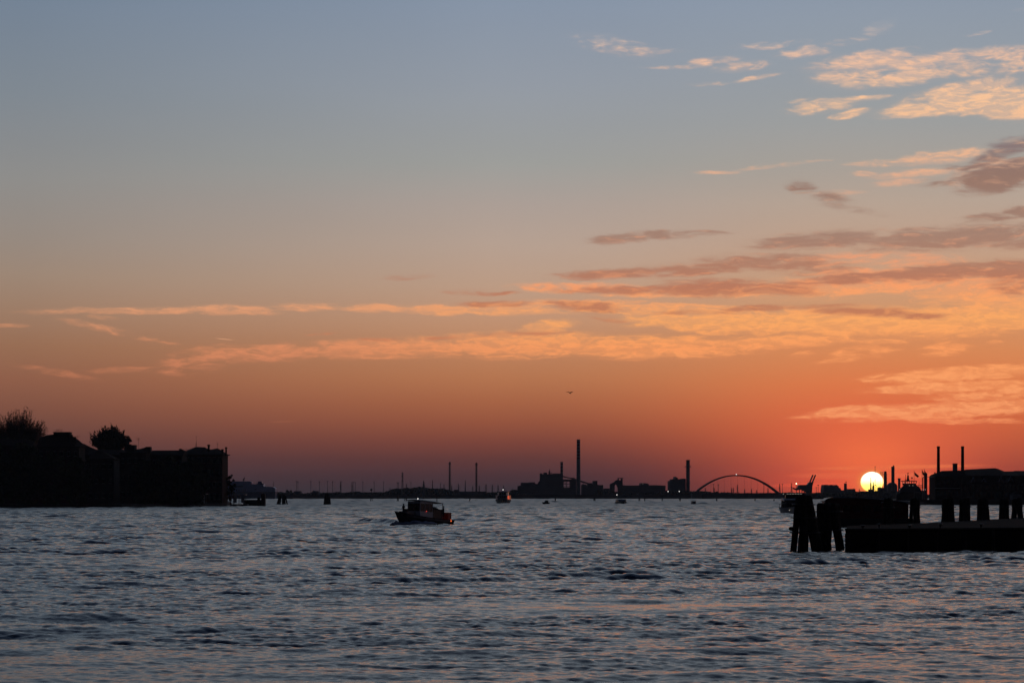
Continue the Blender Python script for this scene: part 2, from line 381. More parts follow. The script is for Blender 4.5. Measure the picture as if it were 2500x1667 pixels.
def X(px, D): return (px-1250)/F*D
def Z(py, D): return CH-(py-HY)/F*D
def Dw(py): return CH*F/(py-HY)
class Sc:                      # reference-pixel ruler at a distance, local to a thing's root
    def __init__(s, pxc, D, z0=0.0): s.c, s.D, s.z0, s.s = pxc, D, z0, D/F
    def x(s, px): return (px-s.c)*s.s
    def z(s, py): return Z(py, s.D)-s.z0
    def loc(s): return (X(s.c, s.D), s.D, s.z0)
    def xd(s, px, y): return X(px, s.D+y)-X(s.c, s.D)      # the same ruler, y metres further back
    def zd(s, py, y): return Z(py, s.D+y)-s.z0
    def pl(s, pts): return [(s.x(a), s.z(b)) for a, b in pts]
ORD = ['first','second','third','fourth','fifth','sixth','seventh','eighth','ninth','tenth','eleventh','twelfth','thirteenth','fourteenth','fifteenth','sixteenth','seventeenth','eighteenth','nineteenth','twentieth']

# ------------------------------------------------------------------ water: one wind-ruffled sheet
def build_water():
    rng = np.random.default_rng(5)
    rows = [44.0]
    while rows[-1] < 3600: rows.append(rows[-1]*(1.0012 + .0005*min(1, rows[-1]/500)))
    Y = np.array(rows, np.float32)
    A = np.linspace(-.265, .265, 1250).astype(np.float32)
    xx = (Y[:,None]*A[None,:]); yy = np.repeat(Y[:,None], len(A), 1)
    cell = (Y*.0013)[:,None]
    Hh = np.zeros_like(xx); DX = np.zeros_like(xx); DY = np.zeros_like(xx)
    def tile(Nn, size, l0, l1, slope, mean, spread, seed):
        r = np.random.default_rng(seed)
        k = np.fft.fftfreq(Nn, size/Nn)*2*np.pi
        kx, ky = np.meshgrid(k, k)
        kk = np.hypot(kx, ky); kk[0,0] = 1
        th = np.arctan2(ky, kx)
        band = ((kk > 2*np.pi/l1) & (kk < 2*np.pi/l0)).astype(float)
        dr = np.exp(-((np.angle(np.exp(1j*(th-mean))))/spread)**2)
        amp = band*dr*kk**-1.9
        sp = amp*(r.normal(size=kk.shape)+1j*r.normal(size=kk.shape))
        h = np.real(np.fft.ifft2(sp)); gx = np.real(np.fft.ifft2(1j*kx*sp)); gy = np.real(np.fft.ifft2(1j*ky*sp))
        sc = slope/np.sqrt((gx**2+gy**2).mean())
        dx = np.real(np.fft.ifft2(-1j*kx/kk*sp)); dy = np.real(np.fft.ifft2(-1j*ky/kk*sp))
        return [(a*sc).astype(np.float32) for a in (h, dx, dy)]
    def samp(t, size, x, y):
        n = t.shape[0]
        u = (x/size*n); v = (y/size*n)
        iu = np.floor(u).astype(np.int32); iv = np.floor(v).astype(np.int32)
        fu = u-iu; fv = v-iv; iu %= n; iv %= n; iu1 = (iu+1)%n; iv1 = (iv+1)%n
        return (t[iv,iu]*(1-fu)+t[iv,iu1]*fu)*(1-fv)+(t[iv1,iu]*(1-fu)+t[iv1,iu1]*fu)*fv
    gust = samp(tile(256, 900, 18, 300, 1, 1.4, 2, 99)[0]*1.0, 900, xx, yy)
    gust = gust/ (gust.std()+1e-6)
    g2 = samp(tile(256, 260, 9, 60, 1, 1.5, 1.2, 98)[0], 260, xx, yy); g2 = g2/(g2.std()+1e-6)
    def sm(a, b):
        f = ((Y-a)/(b-a)).clip(0, 1); return (f*f*(3-2*f))[:,None]
    for (Nn, size, l0, l1, slope, far, Da, Db, mean, spread, chop, seed) in (
            (512, 301., 9., 26., .016, .085, 700, 2000, -1.25, .8, .6, 11),
            (512, 113., 3.2, 9., .048, .15, 110, 500, -1.20, .70, .95, 12),
            (1024, 61., 1.25, 3.2, .076, .19, 80, 220, -1.40, .80, .95, 13),
            (1024, 37., .5, 1.25, .085, .20, 60, 170, -1.75, 1.1, .85, 14),
            (1024, 23., .22, .5, .10, .17, 50, 120, -1.50, 1.3, .5, 15)):
        t = tile(Nn, size, l0, l1, 1.0, mean, spread, seed)
        lm = math.sqrt(l0*l1)
        att = np.clip((lm/cell-.9)/1.5, 0, 1)*(slope+(far-slope)*sm(Da, Db))
        if att.max() <= 0: continue
        ny = int((att[:,0] > 1e-5).sum())
        k1 = .09+.05*sm(100, 500)[:ny]
        mod = (1+(k1*gust[:ny]+(.26-.16*sm(90,260)[:ny])*g2[:ny])*(1 if l1 < 5 else .6)).clip(.25, 2.0)
        a = att[:ny]*mod
        x_, y_ = xx[:ny]*1+seed*3.1, yy[:ny]*1
        Hh[:ny] += samp(t[0], size, x_, y_)*a
        DX[:ny] += samp(t[1], size, x_, y_)*a*chop
        DY[:ny] += samp(t[2], size, x_, y_)*a*chop
    # wakes of the boats: ridges of disturbed water
    def ridge(px0, py0, px1, py1, h, w, freq=1.0):
        D0, D1 = Dw(py0), Dw(py1)
        ax, ay, bx, by = X(px0, D0), D0, X(px1, D1), D1
        L2 = (bx-ax)**2+(by-ay)**2
        t = ((xx-ax)*(bx-ax)+(yy-ay)*(by-ay))/L2
        d = (xx-(ax+t*(bx-ax)))*(by-ay)/math.sqrt(L2)-(yy-(ay+t*(by-ay)))*(bx-ax)/math.sqrt(L2)
        e = np.clip(np.minimum(t, 1-t)*6+.5, 0, 1); e = e*e*(3-2*e)
        return (h*e*np.exp(-(d/w)**2)*(1+.35*np.sin(t*L2**.5*freq))).astype(np.float32)
    Hh += ridge(1100,1262,1215,1263, .55, 2.2, 1.6)+ridge(1080,1272,1240,1275, .40, 2.0, 1.2)+ridge(880,1275,975,1279, .60, 1.6, 1.9)
    Hh += ridge(1130,1268,1330,1280, .16, 2.5, .9)+ridge(960,1290,1090,1283, .25, 1.6, 2.0)+ridge(870,1268,960,1272,.2,1.6,2.)
    Hh += ridge(1130,1229.6,1230,1229.8, .30, 6, .5)+ridge(1225,1229.8,1345,1229.6, .30, 6, .4)+ridge(1340,1232,1400,1233,.25,5,.6)
    Hh += ridge(1470,1231.5,1545,1231.5, .25, 5, .5)+ridge(1530,1231.3,1600,1231.6,.18,5,.7)+ridge(1700,1231.5,1740,1231.8, .2, 4, .6)
    Hh += ridge(1860,1258,1940,1258, .30, 3, .8)+ridge(1800,1254,1880,1257,.2,3,.9)
    xo = xx+DX; yo = yy+DY
    n0, n1 = xx.shape
    co_ = np.stack([xo, yo, Hh], -1).reshape(-1, 3).astype(np.float32)
    me = bpy.data.meshes.new('lagoon_water')
    idx = np.arange(n0*n1, dtype=np.int32).reshape(n0, n1)
    q = np.stack([idx[:-1,:-1], idx[:-1,1:], idx[1:,1:], idx[1:,:-1]], -1).reshape(-1)
    nf = (n0-1)*(n1-1)
    # outer sheet joins on below the edges and runs to the horizon
    me.vertices.add(n0*n1); me.vertices.foreach_set('co', co_.ravel())
    me.loops.add(nf*4); me.loops.foreach_set('vertex_index', q)
    me.polygons.add(nf); me.polygons.foreach_set('loop_start', np.arange(0, nf*4, 4, dtype=np.int32))
    me.polygons.foreach_set('loop_total', np.full(nf, 4, np.int32))
    me.polygons.foreach_set('use_smooth', np.ones(nf, bool))
    me.update(calc_edges=True)
    o = bpy.data.objects.new('water', me); COL.objects.link(o); tag(o, None, None, kind='structure')
    # water material
    m = bpy.data.materials.new('lagoon_water'); m.use_nodes = True; t = m.node_tree
    p = t.nodes['Principled BSDF']
    p.inputs['Base Color'].default_value = (.004, .009, .015, 1)
    p.inputs['IOR'].default_value = 1.333; p.inputs['Specular IOR Level'].default_value = .5
    geo = t.nodes.new('ShaderNodeNewGeometry'); sp = t.nodes.new('ShaderNodeSeparateXYZ'); t.links.new(geo.outputs['Position'], sp.inputs[0])
    mr = t.nodes.new('ShaderNodeMapRange'); mr.interpolation_type = 'SMOOTHSTEP'
    t.links.new(sp.outputs[1], mr.inputs[0]); mr.inputs[1].default_value = 90; mr.inputs[2].default_value = 1200
    mr.inputs[3].default_value = .045; mr.inputs[4].default_value = .30
    t.links.new(mr.outputs[0], p.inputs['Roughness'])
    n1_ = t.nodes.new('ShaderNodeTexNoise'); n1_.inputs['Scale'].default_value = 9; n1_.inputs['Detail'].default_value = 4; n1_.inputs['Roughness'].default_value = .6
    mp = t.nodes.new('ShaderNodeMapping'); mp.inputs['Scale'].default_value = (.55, 1, 1); mp.inputs['Rotation'].default_value = (0,0,.25)
    t.links.new(geo.outputs['Position'], mp.inputs[0]); t.links.new(mp.outputs[0], n1_.inputs['Vector'])
    n2_ = t.nodes.new('ShaderNodeTexNoise'); n2_.inputs['Scale'].default_value = 1.1; n2_.inputs['Detail'].default_value = 4
    t.links.new(mp.outputs[0], n2_.inputs['Vector'])
    b1 = t.nodes.new('ShaderNodeBump'); b1.inputs['Strength'].default_value = 1; b1.inputs['Distance'].default_value = .016
    t.links.new(n1_.outputs['Fac'], b1.inputs['Height'])
    b2 = t.nodes.new('ShaderNodeBump'); b2.inputs['Strength'].default_value = 1
    mr2 = t.nodes.new('ShaderNodeMapRange'); t.links.new(sp.outputs[1], mr2.inputs[0])
    mr2.inputs[1].default_value = 200; mr2.inputs[2].default_value = 1200; mr2.inputs[3].default_value = 0; mr2.inputs[4].default_value = .08
    t.links.new(mr2.outputs[0], b2.inputs['Distance'])
    t.links.new(n2_.outputs['Fac'], b2.inputs['Height']); t.links.new(b1.outputs[0], b2.inputs['Normal'])
    t.links.new(b2.outputs[0], p.inputs['Normal'])
    me.materials.append(m)
    fl = MB(); S = 90000
    fl.add([(-S,-2000,-1.2),(S,-2000,-1.2),(S,S,-1.2),(-S,S,-1.2)], [(0,1,2,3)])
    f = fl.obj('open_water', m); tag(f, None, None, kind='structure')
build_water()

# ------------------------------------------------------------------ land
lm = MB()
DL = 935
lm.slab([(X(-260,900),885),(X(300,905),900),(X(560,1000),985),(X(572,1100),1090),(X(560,1400),1400),(X(-260,1400),1400)], -3, 1.3)
lo_ = lm.obj('shore', QUAYM); tag(lo_, None, None, kind='structure')
lm = MB()
lm.slab([(X(-2200,3290),3290),(X(1000,3290),3290),(X(2160,3290),3290),(X(4600,3290),3290),(X(4600,3290),9000),(X(-2200,3290),9000)], -3, 1.6)
tag(lm.obj('shore', LAND), None, None, kind='structure')
lm = MB()
lm.slab([(X(2150,1250),1250),(X(2262,1100),1105),(X(2900,1090),1095),(X(2900,1700),1700),(X(2150,1700),1700)], -3, 1.7)
tag(lm.obj('shore', QUAYM), None, None, kind='structure')

# ------------------------------------------------------------------ trees
def rnd_dir(up=.2):
    while True:
        v = Vector((random.uniform(-1,1), random.uniform(-1,1), random.uniform(-1,1)))
        if .1 < v.length < 1: v.normalize(); v.z += up; return v.normalized()
def leaf(mb, p, sz):
    a = rnd_dir(0)*sz; b = a.cross(rnd_dir(0)); 
    if b.length < 1e-5: return
    b = b.normalized()*sz*.55
    mb.add([p-a, p-b, p+a, p+b], [(0,1,2,3)])
def tree(name, label, loc, h, rx, rz, kind='leafy', group=None, density=1.0, lsz=.35, trunk_h=None, seed=1, cat='tree', nleaf=2, leafm=None):
    random.seed(seed)
    t = thing(name, label, cat, loc, 0, group)
    th = trunk_h if trunk_h else h-2*rz
    cz = h-rz
    tr = MB(); tr.bar((0,0,-.3), (.1,0,max(th, .5)), .035*h*.6, .022*h*.6, 8)
    limbs = []
    for i in range(9):
        a = 2*math.pi*i/9+random.uniform(-.3,.3); r = rx*random.uniform(.35,.7)
        tip = Vector((math.cos(a)*r, math.sin(a)*r*.8, cz+rz*random.uniform(-.1,.6)))
        b = Vector((.1,0,max(th,.5)*random.uniform(.75,1)))
        m_ = b.lerp(tip, .5)+Vector((0,0,-.06*h)); tr.bar(b, m_, .012*h, .008*h, 5).bar(m_, tip, .008*h, .003*h, 5); limbs.append(tip)
    tr.obj('trunk', BARK, t)
    cr = MB()
    if kind == 'twiggy':
        n = int(260*density)
        for i in range(n):
            a = random.uniform(0, 2*math.pi); u = random.random()**.5
            lean = u*1.38
            lob = 1+.13*math.sin(3*a+seed)*min(1, u*2)+.10*math.sin(7*lean+2*a)
            d = Vector((math.sin(lean)*math.cos(a), math.sin(lean)*math.sin(a)*.8, math.cos(lean)))
            st = Vector((d.x*rx*.18, d.y*rx*.18, cz-rz*1.1))
            L = random.uniform(.80,1.06)*lob
            end = Vector((d.x*rx*1.15*L, d.y*rx*L, cz-rz+ (rz*2.0)*(math.cos(lean*.95)**.62)*L))
            end.z = max(end.z, cz-rz*.9)
            mid = st.lerp(end, .55)+Vector((random.uniform(-.3,.3),random.uniform(-.3,.3),random.uniform(-.2,.4)))
            cr.bar(st, mid, .07, .045, 3, cap=False).bar(mid, end, .045, .015, 3, cap=False)
            for k in range(9):
                q = mid.lerp(end, random.random()); dd = (end-mid).normalized()+rnd_dir(.4)*.75
                e2 = q+dd.normalized()*random.uniform(.6,1.9); cr.bar(q, e2, .035, .012, 3, cap=False)
                for j in range(nleaf): leaf(cr, q.lerp(e2, random.random())+rnd_dir(0)*.15, lsz*random.uniform(.35,.8))
    else:
        cl = []
        for i in range(int(70*density)):
            d = rnd_dir(.1); r = random.random()**.4
            c = Vector((d.x*rx*r, d.y*rx*.85*r, cz+d.z*rz*r)); cl.append((c, random.uniform(.14,.30)*min(rx, rz)))
        for c, r in cl:
            for j in range(75):
                d = rnd_dir(0); leaf(cr, c+d*r*random.random()**.45*1.1, lsz*random.uniform(.5,1.2))
            for j in range(4):
                d = rnd_dir(.5); cr.bar(c, c+d*r*1.5, .03, .01, 3, cap=False)
                for q in range(6): leaf(cr, c+d*r*random.uniform(.9,1.55), lsz*random.uniform(.3,.6))
    cr.obj('crown', leafm or (LEAFB if kind == 'twiggy' else LEAF), t)
    return t
def tree_px(name, label, pxc, D, top, bottom_py, wpx, kind='leafy', ztop=None, **kw):
    s = D/F; h = Z(top, D)-1.3; rz = (bottom_py-top)*s/2; rx = wpx*s/2
    return tree(name, label, (X(pxc, D), D, 1.3), h, rx, rz, kind, **kw)
tree_px('broadleaf_tree', 'tall half bare twiggy tree at the far left above the rooftops', 46, 975, 1012, 1116, 112, 'twiggy', density=3.4, lsz=.36, nleaf=3, seed=3)
tree_px('broadleaf_tree', 'dense round tree rising behind the roofs left of the tall aerial', 270, 1010, 1049, 1114, 72, 'twiggy', density=2.0, lsz=.55, nleaf=7, seed=5, leafm=LEAF)
tree_px('broadleaf_tree', 'smaller wispy tree touching the right side of the round rooftop tree', 309, 1012, 1062, 1098, 28, 'leafy', density=.35, lsz=.28, seed=6)
for i, (px, top, w, D, lab) in enumerate(((-15,1092,90,905,'dark evergreen tree cut by the left frame edge on the waterfront'),
        (62,1082,84,908,'dark evergreen tree in front of the twiggy bare tree'),
        (128,1110,70,906,'dark waterfront tree below the rooftop terrace house'),
        (188,1118,60,912,'low dark waterfront tree left of the pale gabled house'),
        (352,1128,66,930,'dark waterfront tree right of the pale gabled house'),
        (408,1120,76,940,'wide dark waterfront tree below the long flat ridge'),
        (468,1126,74,950,'dark waterfront tree at the left corner of the tall palazzo'))):
    tree_px('evergreen_tree', lab, px, D, top, 1236, w, 'leafy', density=2.6, lsz=.85, seed=20+i, group='dark trees along the left waterfront')
tree_px('shrub', 'leafy shrub growing against the right end wall of the palazzo', 562, 1005, 1152, 1232, 24, 'leafy', density=.6, lsz=.3, seed=40, cat='shrub')

# ------------------------------------------------------------------ left waterfront houses
def windows(t, xs, zs, w, h, y, shutter=True, frame=STONE):
    fm = MB(); fm.box(-w/2-.12,w/2+.12,-.10,.04,-h/2-.12,h/2+.12)
    pm = MB(); pm.box(-w/2,w/2,-.13,-.09,-h/2,h/2)
    sm = MB(); sm.box(-w*.22,w*.22,-.20,-.14,-h/2,h/2)
    fme, pme, sme = fm.mesh('window', frame), pm.mesh('pane', GLASS), sm.mesh('shutter', SHUT)
    for z in zs:
        for x in xs:
            o = bpy.data.objects.new('window', fme); COL.objects.link(o); o.parent = t; o.location = (x, y, z)
            q = bpy.data.objects.new('pane', pme); COL.objects.link(q); q.parent = o
            if shutter:
                for sg in (-1, 1): q = bpy.data.objects.new('shutter', sme); COL.objects.link(q); q.parent = o; q.location = (sg*w*.73, 0, 0)
def chimney(t, sc, x0, x1, top, bot, y=5, venetian=True):
    a, b, z1, z0 = sc.xd(x0, y), sc.xd(x1, y), sc.zd(top, y), sc.zd(bot, y)-1.5
    m = MB(); m.box(a, b, y, y+(b-a), z0, z1-.35); e = .18
    m.box(a-e, b+e, y-e, y+(b-a)+e, z1-.55, z1-.12); m.box(a, b, y, y+(b-a), z1-.119, z1)
    m.obj('chimney', BRICK, t)
def aerial(t, sc, px, top, bot, y=6, arms=((.9,1.1),)):
    x, z1, z0 = sc.xd(px, y), sc.zd(top, y), sc.zd(bot, y)-.8
    m = MB(); m.bar((x,y,z0),(x,y,z1),.05,.04,5)
    for f_, w in arms:
        zz = z0+(z1-z0)*f_; m.bar((x-w,y-.3,zz),(x+w,y+.3,zz),.035,n=4)
        for k in range(5): m.bar((x-w+k*w/2,y-.35,zz-.05),(x-w+k*w/2,y+.35,zz),.02,n=3)
        m.bar((x-w*.6,y,zz-.5),(x+w*.6,y,zz-.35),.03,n=4)
    m.obj('aerial', IRON, t)
def house(name, label, pxc, D, x0, x1, eave, roofpts, wallm, depth=14, floors=4, cols=5, mat_roof=TILE, wz=(1.0,1.7), shutter=True, cat='house', eaves=.45):
    sc = Sc(pxc, D, 1.3); t = thing(name, label, cat, sc.loc())
    a, b, ze = sc.x(x0), sc.xd(x1, depth), sc.z(eave)
    MB().box(a, b, 0, depth, 0, ze).obj('wall', wallm, t)
    if roofpts:
        poly = [(sc.xd(p, depth/2), sc.zd(q, depth/2)) for p, q in roofpts]
        n = len(poly); zt = max(z for _, z in poly)
        cy = depth/2; rings = []
        # hipped roof: eave outline at the bottom, profile ridge set back in depth
        m = MB(); lowz = ze+.05
        m.box(a-eaves, b+eaves, -eaves, depth+eaves, ze+.003, ze+.28)
        pts = [(max(a-eaves, min(b+eaves, x)), z) for x, z in poly]
        fr = [(x, -eaves+.02, ze+.2) for x, _ in pts]; mid1 = [(x, cy-1.0 if True else 0, z) for x, z in pts]; mid2 = [(x, cy+1.0, z) for x, z in pts]; bk = [(x, depth+eaves-.02, ze+.2) for x, _ in pts]
        m.loft([fr, mid1, mid2, bk], caps=False)
        m.add([fr[0], mid1[0], mid2[0], bk[0]], [(0,1,2,3)]); m.add([fr[-1], mid1[-1], mid2[-1], bk[-1]], [(3,2,1,0)])
        m.obj('roof', mat_roof, t)
    fh = ze/floors; w, h = wz
    xs = [a+(b-a)*(i+.5)/cols for i in range(cols)]; zs = [fh*(k+.55) for k in range(floors)]
    windows(t, xs, zs, w, h, 0, shutter)
    return t, sc
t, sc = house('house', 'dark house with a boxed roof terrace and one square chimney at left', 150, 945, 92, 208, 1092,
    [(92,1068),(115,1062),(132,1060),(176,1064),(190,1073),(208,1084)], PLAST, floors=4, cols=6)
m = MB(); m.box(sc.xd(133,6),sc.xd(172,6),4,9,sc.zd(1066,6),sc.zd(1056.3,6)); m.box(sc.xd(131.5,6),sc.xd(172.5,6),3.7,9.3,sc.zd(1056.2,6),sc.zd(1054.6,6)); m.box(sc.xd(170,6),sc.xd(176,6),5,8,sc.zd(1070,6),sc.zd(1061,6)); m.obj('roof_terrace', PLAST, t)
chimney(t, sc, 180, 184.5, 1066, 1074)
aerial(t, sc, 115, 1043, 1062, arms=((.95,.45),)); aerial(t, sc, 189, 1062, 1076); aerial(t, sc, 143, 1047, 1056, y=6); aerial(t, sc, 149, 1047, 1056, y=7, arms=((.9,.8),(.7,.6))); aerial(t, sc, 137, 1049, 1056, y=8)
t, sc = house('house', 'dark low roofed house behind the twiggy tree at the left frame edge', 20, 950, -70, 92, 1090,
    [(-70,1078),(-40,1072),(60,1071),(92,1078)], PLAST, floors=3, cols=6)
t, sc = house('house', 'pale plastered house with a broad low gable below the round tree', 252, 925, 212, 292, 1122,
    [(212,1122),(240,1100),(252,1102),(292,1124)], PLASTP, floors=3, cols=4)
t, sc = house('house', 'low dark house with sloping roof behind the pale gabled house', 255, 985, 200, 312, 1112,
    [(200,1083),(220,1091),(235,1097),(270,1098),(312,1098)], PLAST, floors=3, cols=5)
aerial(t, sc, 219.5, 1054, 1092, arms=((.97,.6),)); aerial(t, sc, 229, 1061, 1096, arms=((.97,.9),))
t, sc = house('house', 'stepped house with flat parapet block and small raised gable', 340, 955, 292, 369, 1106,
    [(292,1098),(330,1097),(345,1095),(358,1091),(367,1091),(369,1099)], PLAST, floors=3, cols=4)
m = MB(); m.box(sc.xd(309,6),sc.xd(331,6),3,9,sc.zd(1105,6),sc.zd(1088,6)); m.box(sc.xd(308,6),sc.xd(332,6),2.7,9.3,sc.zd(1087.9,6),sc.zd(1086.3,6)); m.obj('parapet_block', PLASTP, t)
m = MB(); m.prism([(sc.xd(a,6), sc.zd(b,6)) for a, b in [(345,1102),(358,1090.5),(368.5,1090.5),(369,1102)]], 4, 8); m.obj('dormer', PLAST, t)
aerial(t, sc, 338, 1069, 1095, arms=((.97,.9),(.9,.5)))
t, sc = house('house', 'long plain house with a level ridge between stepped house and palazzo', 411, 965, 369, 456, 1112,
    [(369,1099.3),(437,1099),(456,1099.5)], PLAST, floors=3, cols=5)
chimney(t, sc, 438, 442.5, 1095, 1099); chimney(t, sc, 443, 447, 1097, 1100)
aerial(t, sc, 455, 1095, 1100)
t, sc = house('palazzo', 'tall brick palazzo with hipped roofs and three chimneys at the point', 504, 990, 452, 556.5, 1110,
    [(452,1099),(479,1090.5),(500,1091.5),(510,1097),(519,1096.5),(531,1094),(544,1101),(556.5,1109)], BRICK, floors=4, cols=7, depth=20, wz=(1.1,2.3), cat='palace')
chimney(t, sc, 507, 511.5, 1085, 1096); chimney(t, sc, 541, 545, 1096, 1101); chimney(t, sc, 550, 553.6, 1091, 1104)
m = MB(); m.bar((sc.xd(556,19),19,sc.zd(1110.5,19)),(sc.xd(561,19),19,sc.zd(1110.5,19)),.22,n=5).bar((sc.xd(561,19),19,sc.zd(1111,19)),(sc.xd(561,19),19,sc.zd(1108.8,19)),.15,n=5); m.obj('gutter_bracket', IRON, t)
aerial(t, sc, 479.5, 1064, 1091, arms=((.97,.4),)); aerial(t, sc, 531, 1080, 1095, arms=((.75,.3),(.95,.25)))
m = MB(); m.prism([(sc.xd(477.5,6),sc.zd(1089,6)),(sc.xd(479.3,6),sc.zd(1076,6)),(sc.xd(479.6,6),sc.zd(1089,6))], 5.9, 6.0); m.obj('mast_stay', IRON, t)
# landing stages and jetty of the left shore
def kiosk(label, pxc, D, x0, x1, top, deck, name='landing_stage', panels=4, base=1236):
    sc = Sc(pxc, D, 0); t = thing(name, label, 'landing stage', sc.loc())
    a, b = sc.x(x0), sc.x(x1); zt, zd = sc.z(top), sc.z(deck)
    MB().box(a-1.2, b+1.2, -2.2, 4, -.5, zd).obj('pontoon', STEEL, t)
    m = MB()
    for x in (a+.1, (a+b)/2, b-.1):
        for y in (-1.3, 3): m.bar((x,y,zd),(x,y,zt),.09)
    m.parts('post', STEEL, t)
    m = MB(); m.box(a-.5, b+.5, -1.8, 3.5, zt, zt+.25); m.obj('roof', WHITE, t)
    w = (b-a)/panels
    for i in range(panels):
        if i % 3 == 1: continue
        MB().box(a+w*i+.12, a+w*(i+1)-.12, -1.2, -1.1, zd+.5, zt-.35).obj('panel', WHITE, t)
    return t
kiosk('roofed landing stage with pale panels below the palazzo', 484, 975, 465, 502, 1206, 1231, panels=6)
kiosk('square ticket kiosk on pontoon at the right end of the quay', 583, 1000, 570, 598, 1208, 1230, panels=3)
sc = Sc(395, 945, 1.3); t = thing('railing', 'short pale quayside railing below the long plain house', 'railing', sc.loc())
MB().bar((-2,0,1.1),(2,0,1.1),.05).bar((-2,0,.6),(2,0,.6),.04).obj('rail', STEEL, t)
for k in range(5): MB().bar((-2+k,0,0),(-2+k,0,1.1),.05).obj('post', STEEL, t)
sc = Sc(620, 1010, 0); t = thing('jetty', 'low dark timber jetty with a squat end post by the kiosk', 'jetty', sc.loc())
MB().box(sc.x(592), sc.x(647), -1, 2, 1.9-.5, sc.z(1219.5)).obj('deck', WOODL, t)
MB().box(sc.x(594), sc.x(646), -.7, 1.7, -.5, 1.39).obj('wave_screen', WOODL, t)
m = MB(); m.box(sc.x(638.5), sc.x(647.5), -1.6, 2.2, -.5, sc.z(1206)); m.box(sc.x(639.5), sc.x(646.5), -1.5, 2.1, sc.z(1205.99), sc.z(1204)); m.obj('end_post', WOOD, t)
for px in (631, 634): MB().bar((sc.x(px),-1.2,-.5),(sc.x(px),-1.2,sc.z(1214)),.35).obj('pile', WOOD, t)

# ------------------------------------------------------------------ bricole (pile clusters) in the lagoon
def bricola(label, pxc, D, piles, top_py=None, cap=None, band=(.55,.85), group='bricole standing in the lagoon', name='mooring_dolphin', lamp=None, zb=-1.2, rope=False, seed=0, n=10):
    random.seed(1000+int(pxc)+seed)
    sc = Sc(pxc, D, 0); t = thing(name, label, 'mooring dolphin', sc.loc(), 0, group)
    for (bx, tx, tpy, wpx, dy) in piles:
        zt = sc.z(tpy); r = wpx*sc.s/2
        b = Vector((sc.x(bx), dy*1.0, 0)); tp = Vector((sc.x(tx), dy*.35, zt))
        d = (tp-b)/max(zt, .1); b0 = b+d*zb
        m = MB(); q = (tp-b0).to_track_quat('Z','Y'); rings = []
        for k in range(9):
            f = k/8; c = b0.lerp(tp, f)+Vector((random.uniform(-.04,.04)*r*3, random.uniform(-.1,.1)*r, 0)); rr = r*(1.0-.14*f)*random.uniform(.95,1.04)
            rings.append([c+q@Vector((rr*math.cos(2*math.pi*i/n)*random.uniform(.94,1.05), rr*math.sin(2*math.pi*i/n), 0)) for i in range(n)])
        c = tp+d.normalized()*r*.45; rings.append([c+q@Vector((r*.55*math.cos(2*math.pi*i/n), r*.55*math.sin(2*math.pi*i/n), 0)) for i in range(n)])
        m.loft(rings, closed=True); m.obj('pile', WOOD, t, smooth=False)
    for bf in band:
        zz = max(sc.z(p[2]) for p in piles)*bf
        xs = [sc.x(p[0])+(sc.x(p[1])-sc.x(p[0]))*bf for p in piles]; rr = max(p[3] for p in piles)*sc.s/2
        cx = (min(xs)+max(xs))/2; w = (max(xs)-min(xs))/2+rr*1.03
        m = MB(); k = 16; dd = max(abs(p[4]) for p in piles)*(1-.65*bf)+rr*1.05
        ring = [(cx+w*math.cos(2*math.pi*i/k), dd*math.sin(2*math.pi*i/k), zz) for i in range(k+1)]
        m.path(ring, .05 if D < 300 else .09, n=5); m.obj('iron_band', IRON, t)
    if lamp:
        lx, lpy, hw = lamp
        m = MB(); m.bar((sc.x(lx),0,sc.z(piles[0][2])-.5),(sc.x(lx),0,sc.z(lpy)+.2),.22,n=8); m.obj('post', IRON, t)
        m = MB(); m.lathe([(.2,sc.z(lpy)-hw*.4),(hw,sc.z(lpy)+.1),(hw,sc.z(lpy)+.9),(.15,sc.z(lpy)+1.6)], sc.x(lx), 0, 8); m.obj('lantern', IRON, t)
    return t, sc
# near pair beside the pier
t, sc = bricola('nearest tall dolphin of thick tarred piles, frontmost left of the pier', 1958, 192,
    [(1936,1948,1217,17,-.3),(1961,1958,1212.5,24,-.6),(1999,1972,1214,24,.1),(1994,1964,1212.8,20,.7),(1958,1966,1213.5,18,.8)], band=(.35,.62,.86), seed=1, n=14)
m = MB(); m.lathe([(.05,sc.z(1295)),(.20,sc.z(1293)),(.22,sc.z(1287)),(.06,sc.z(1285))], sc.x(1930), -.6, 10)
m.obj('fender', RUBR, t)
m = MB(); m.path([(sc.x(1972)+(sc.x(1990)-sc.x(1972))*k/10, -.4, sc.z(1300)-.33*math.sin(math.pi*k/10)) for k in range(11)], .04, 5); m.box(sc.x(1970),sc.x(1982),-.5,-.35,sc.z(1300),sc.z(1293)); m.obj('mooring_rope', RUBR, t)
t, sc = bricola('squat dolphin between the nearest dolphin and the pier end', 2022, 196,
    [(2001,2002,1232.5,22,-.5),(2018,2018,1231.5,22,-.6),(2051,2034,1233,23,-.2),(2012,2026,1232,20,.7),(2050,2044,1235,18,.6)], band=(.45,.85), seed=2, n=14)
m = MB(); m.path([(sc.x(2034)+(sc.x(2044)-sc.x(2034))*k/6, -.5, sc.z(1307)-.15*math.sin(math.pi*k/6)) for k in range(7)], .05, 5); m.obj('mooring_rope', RUBR, t)
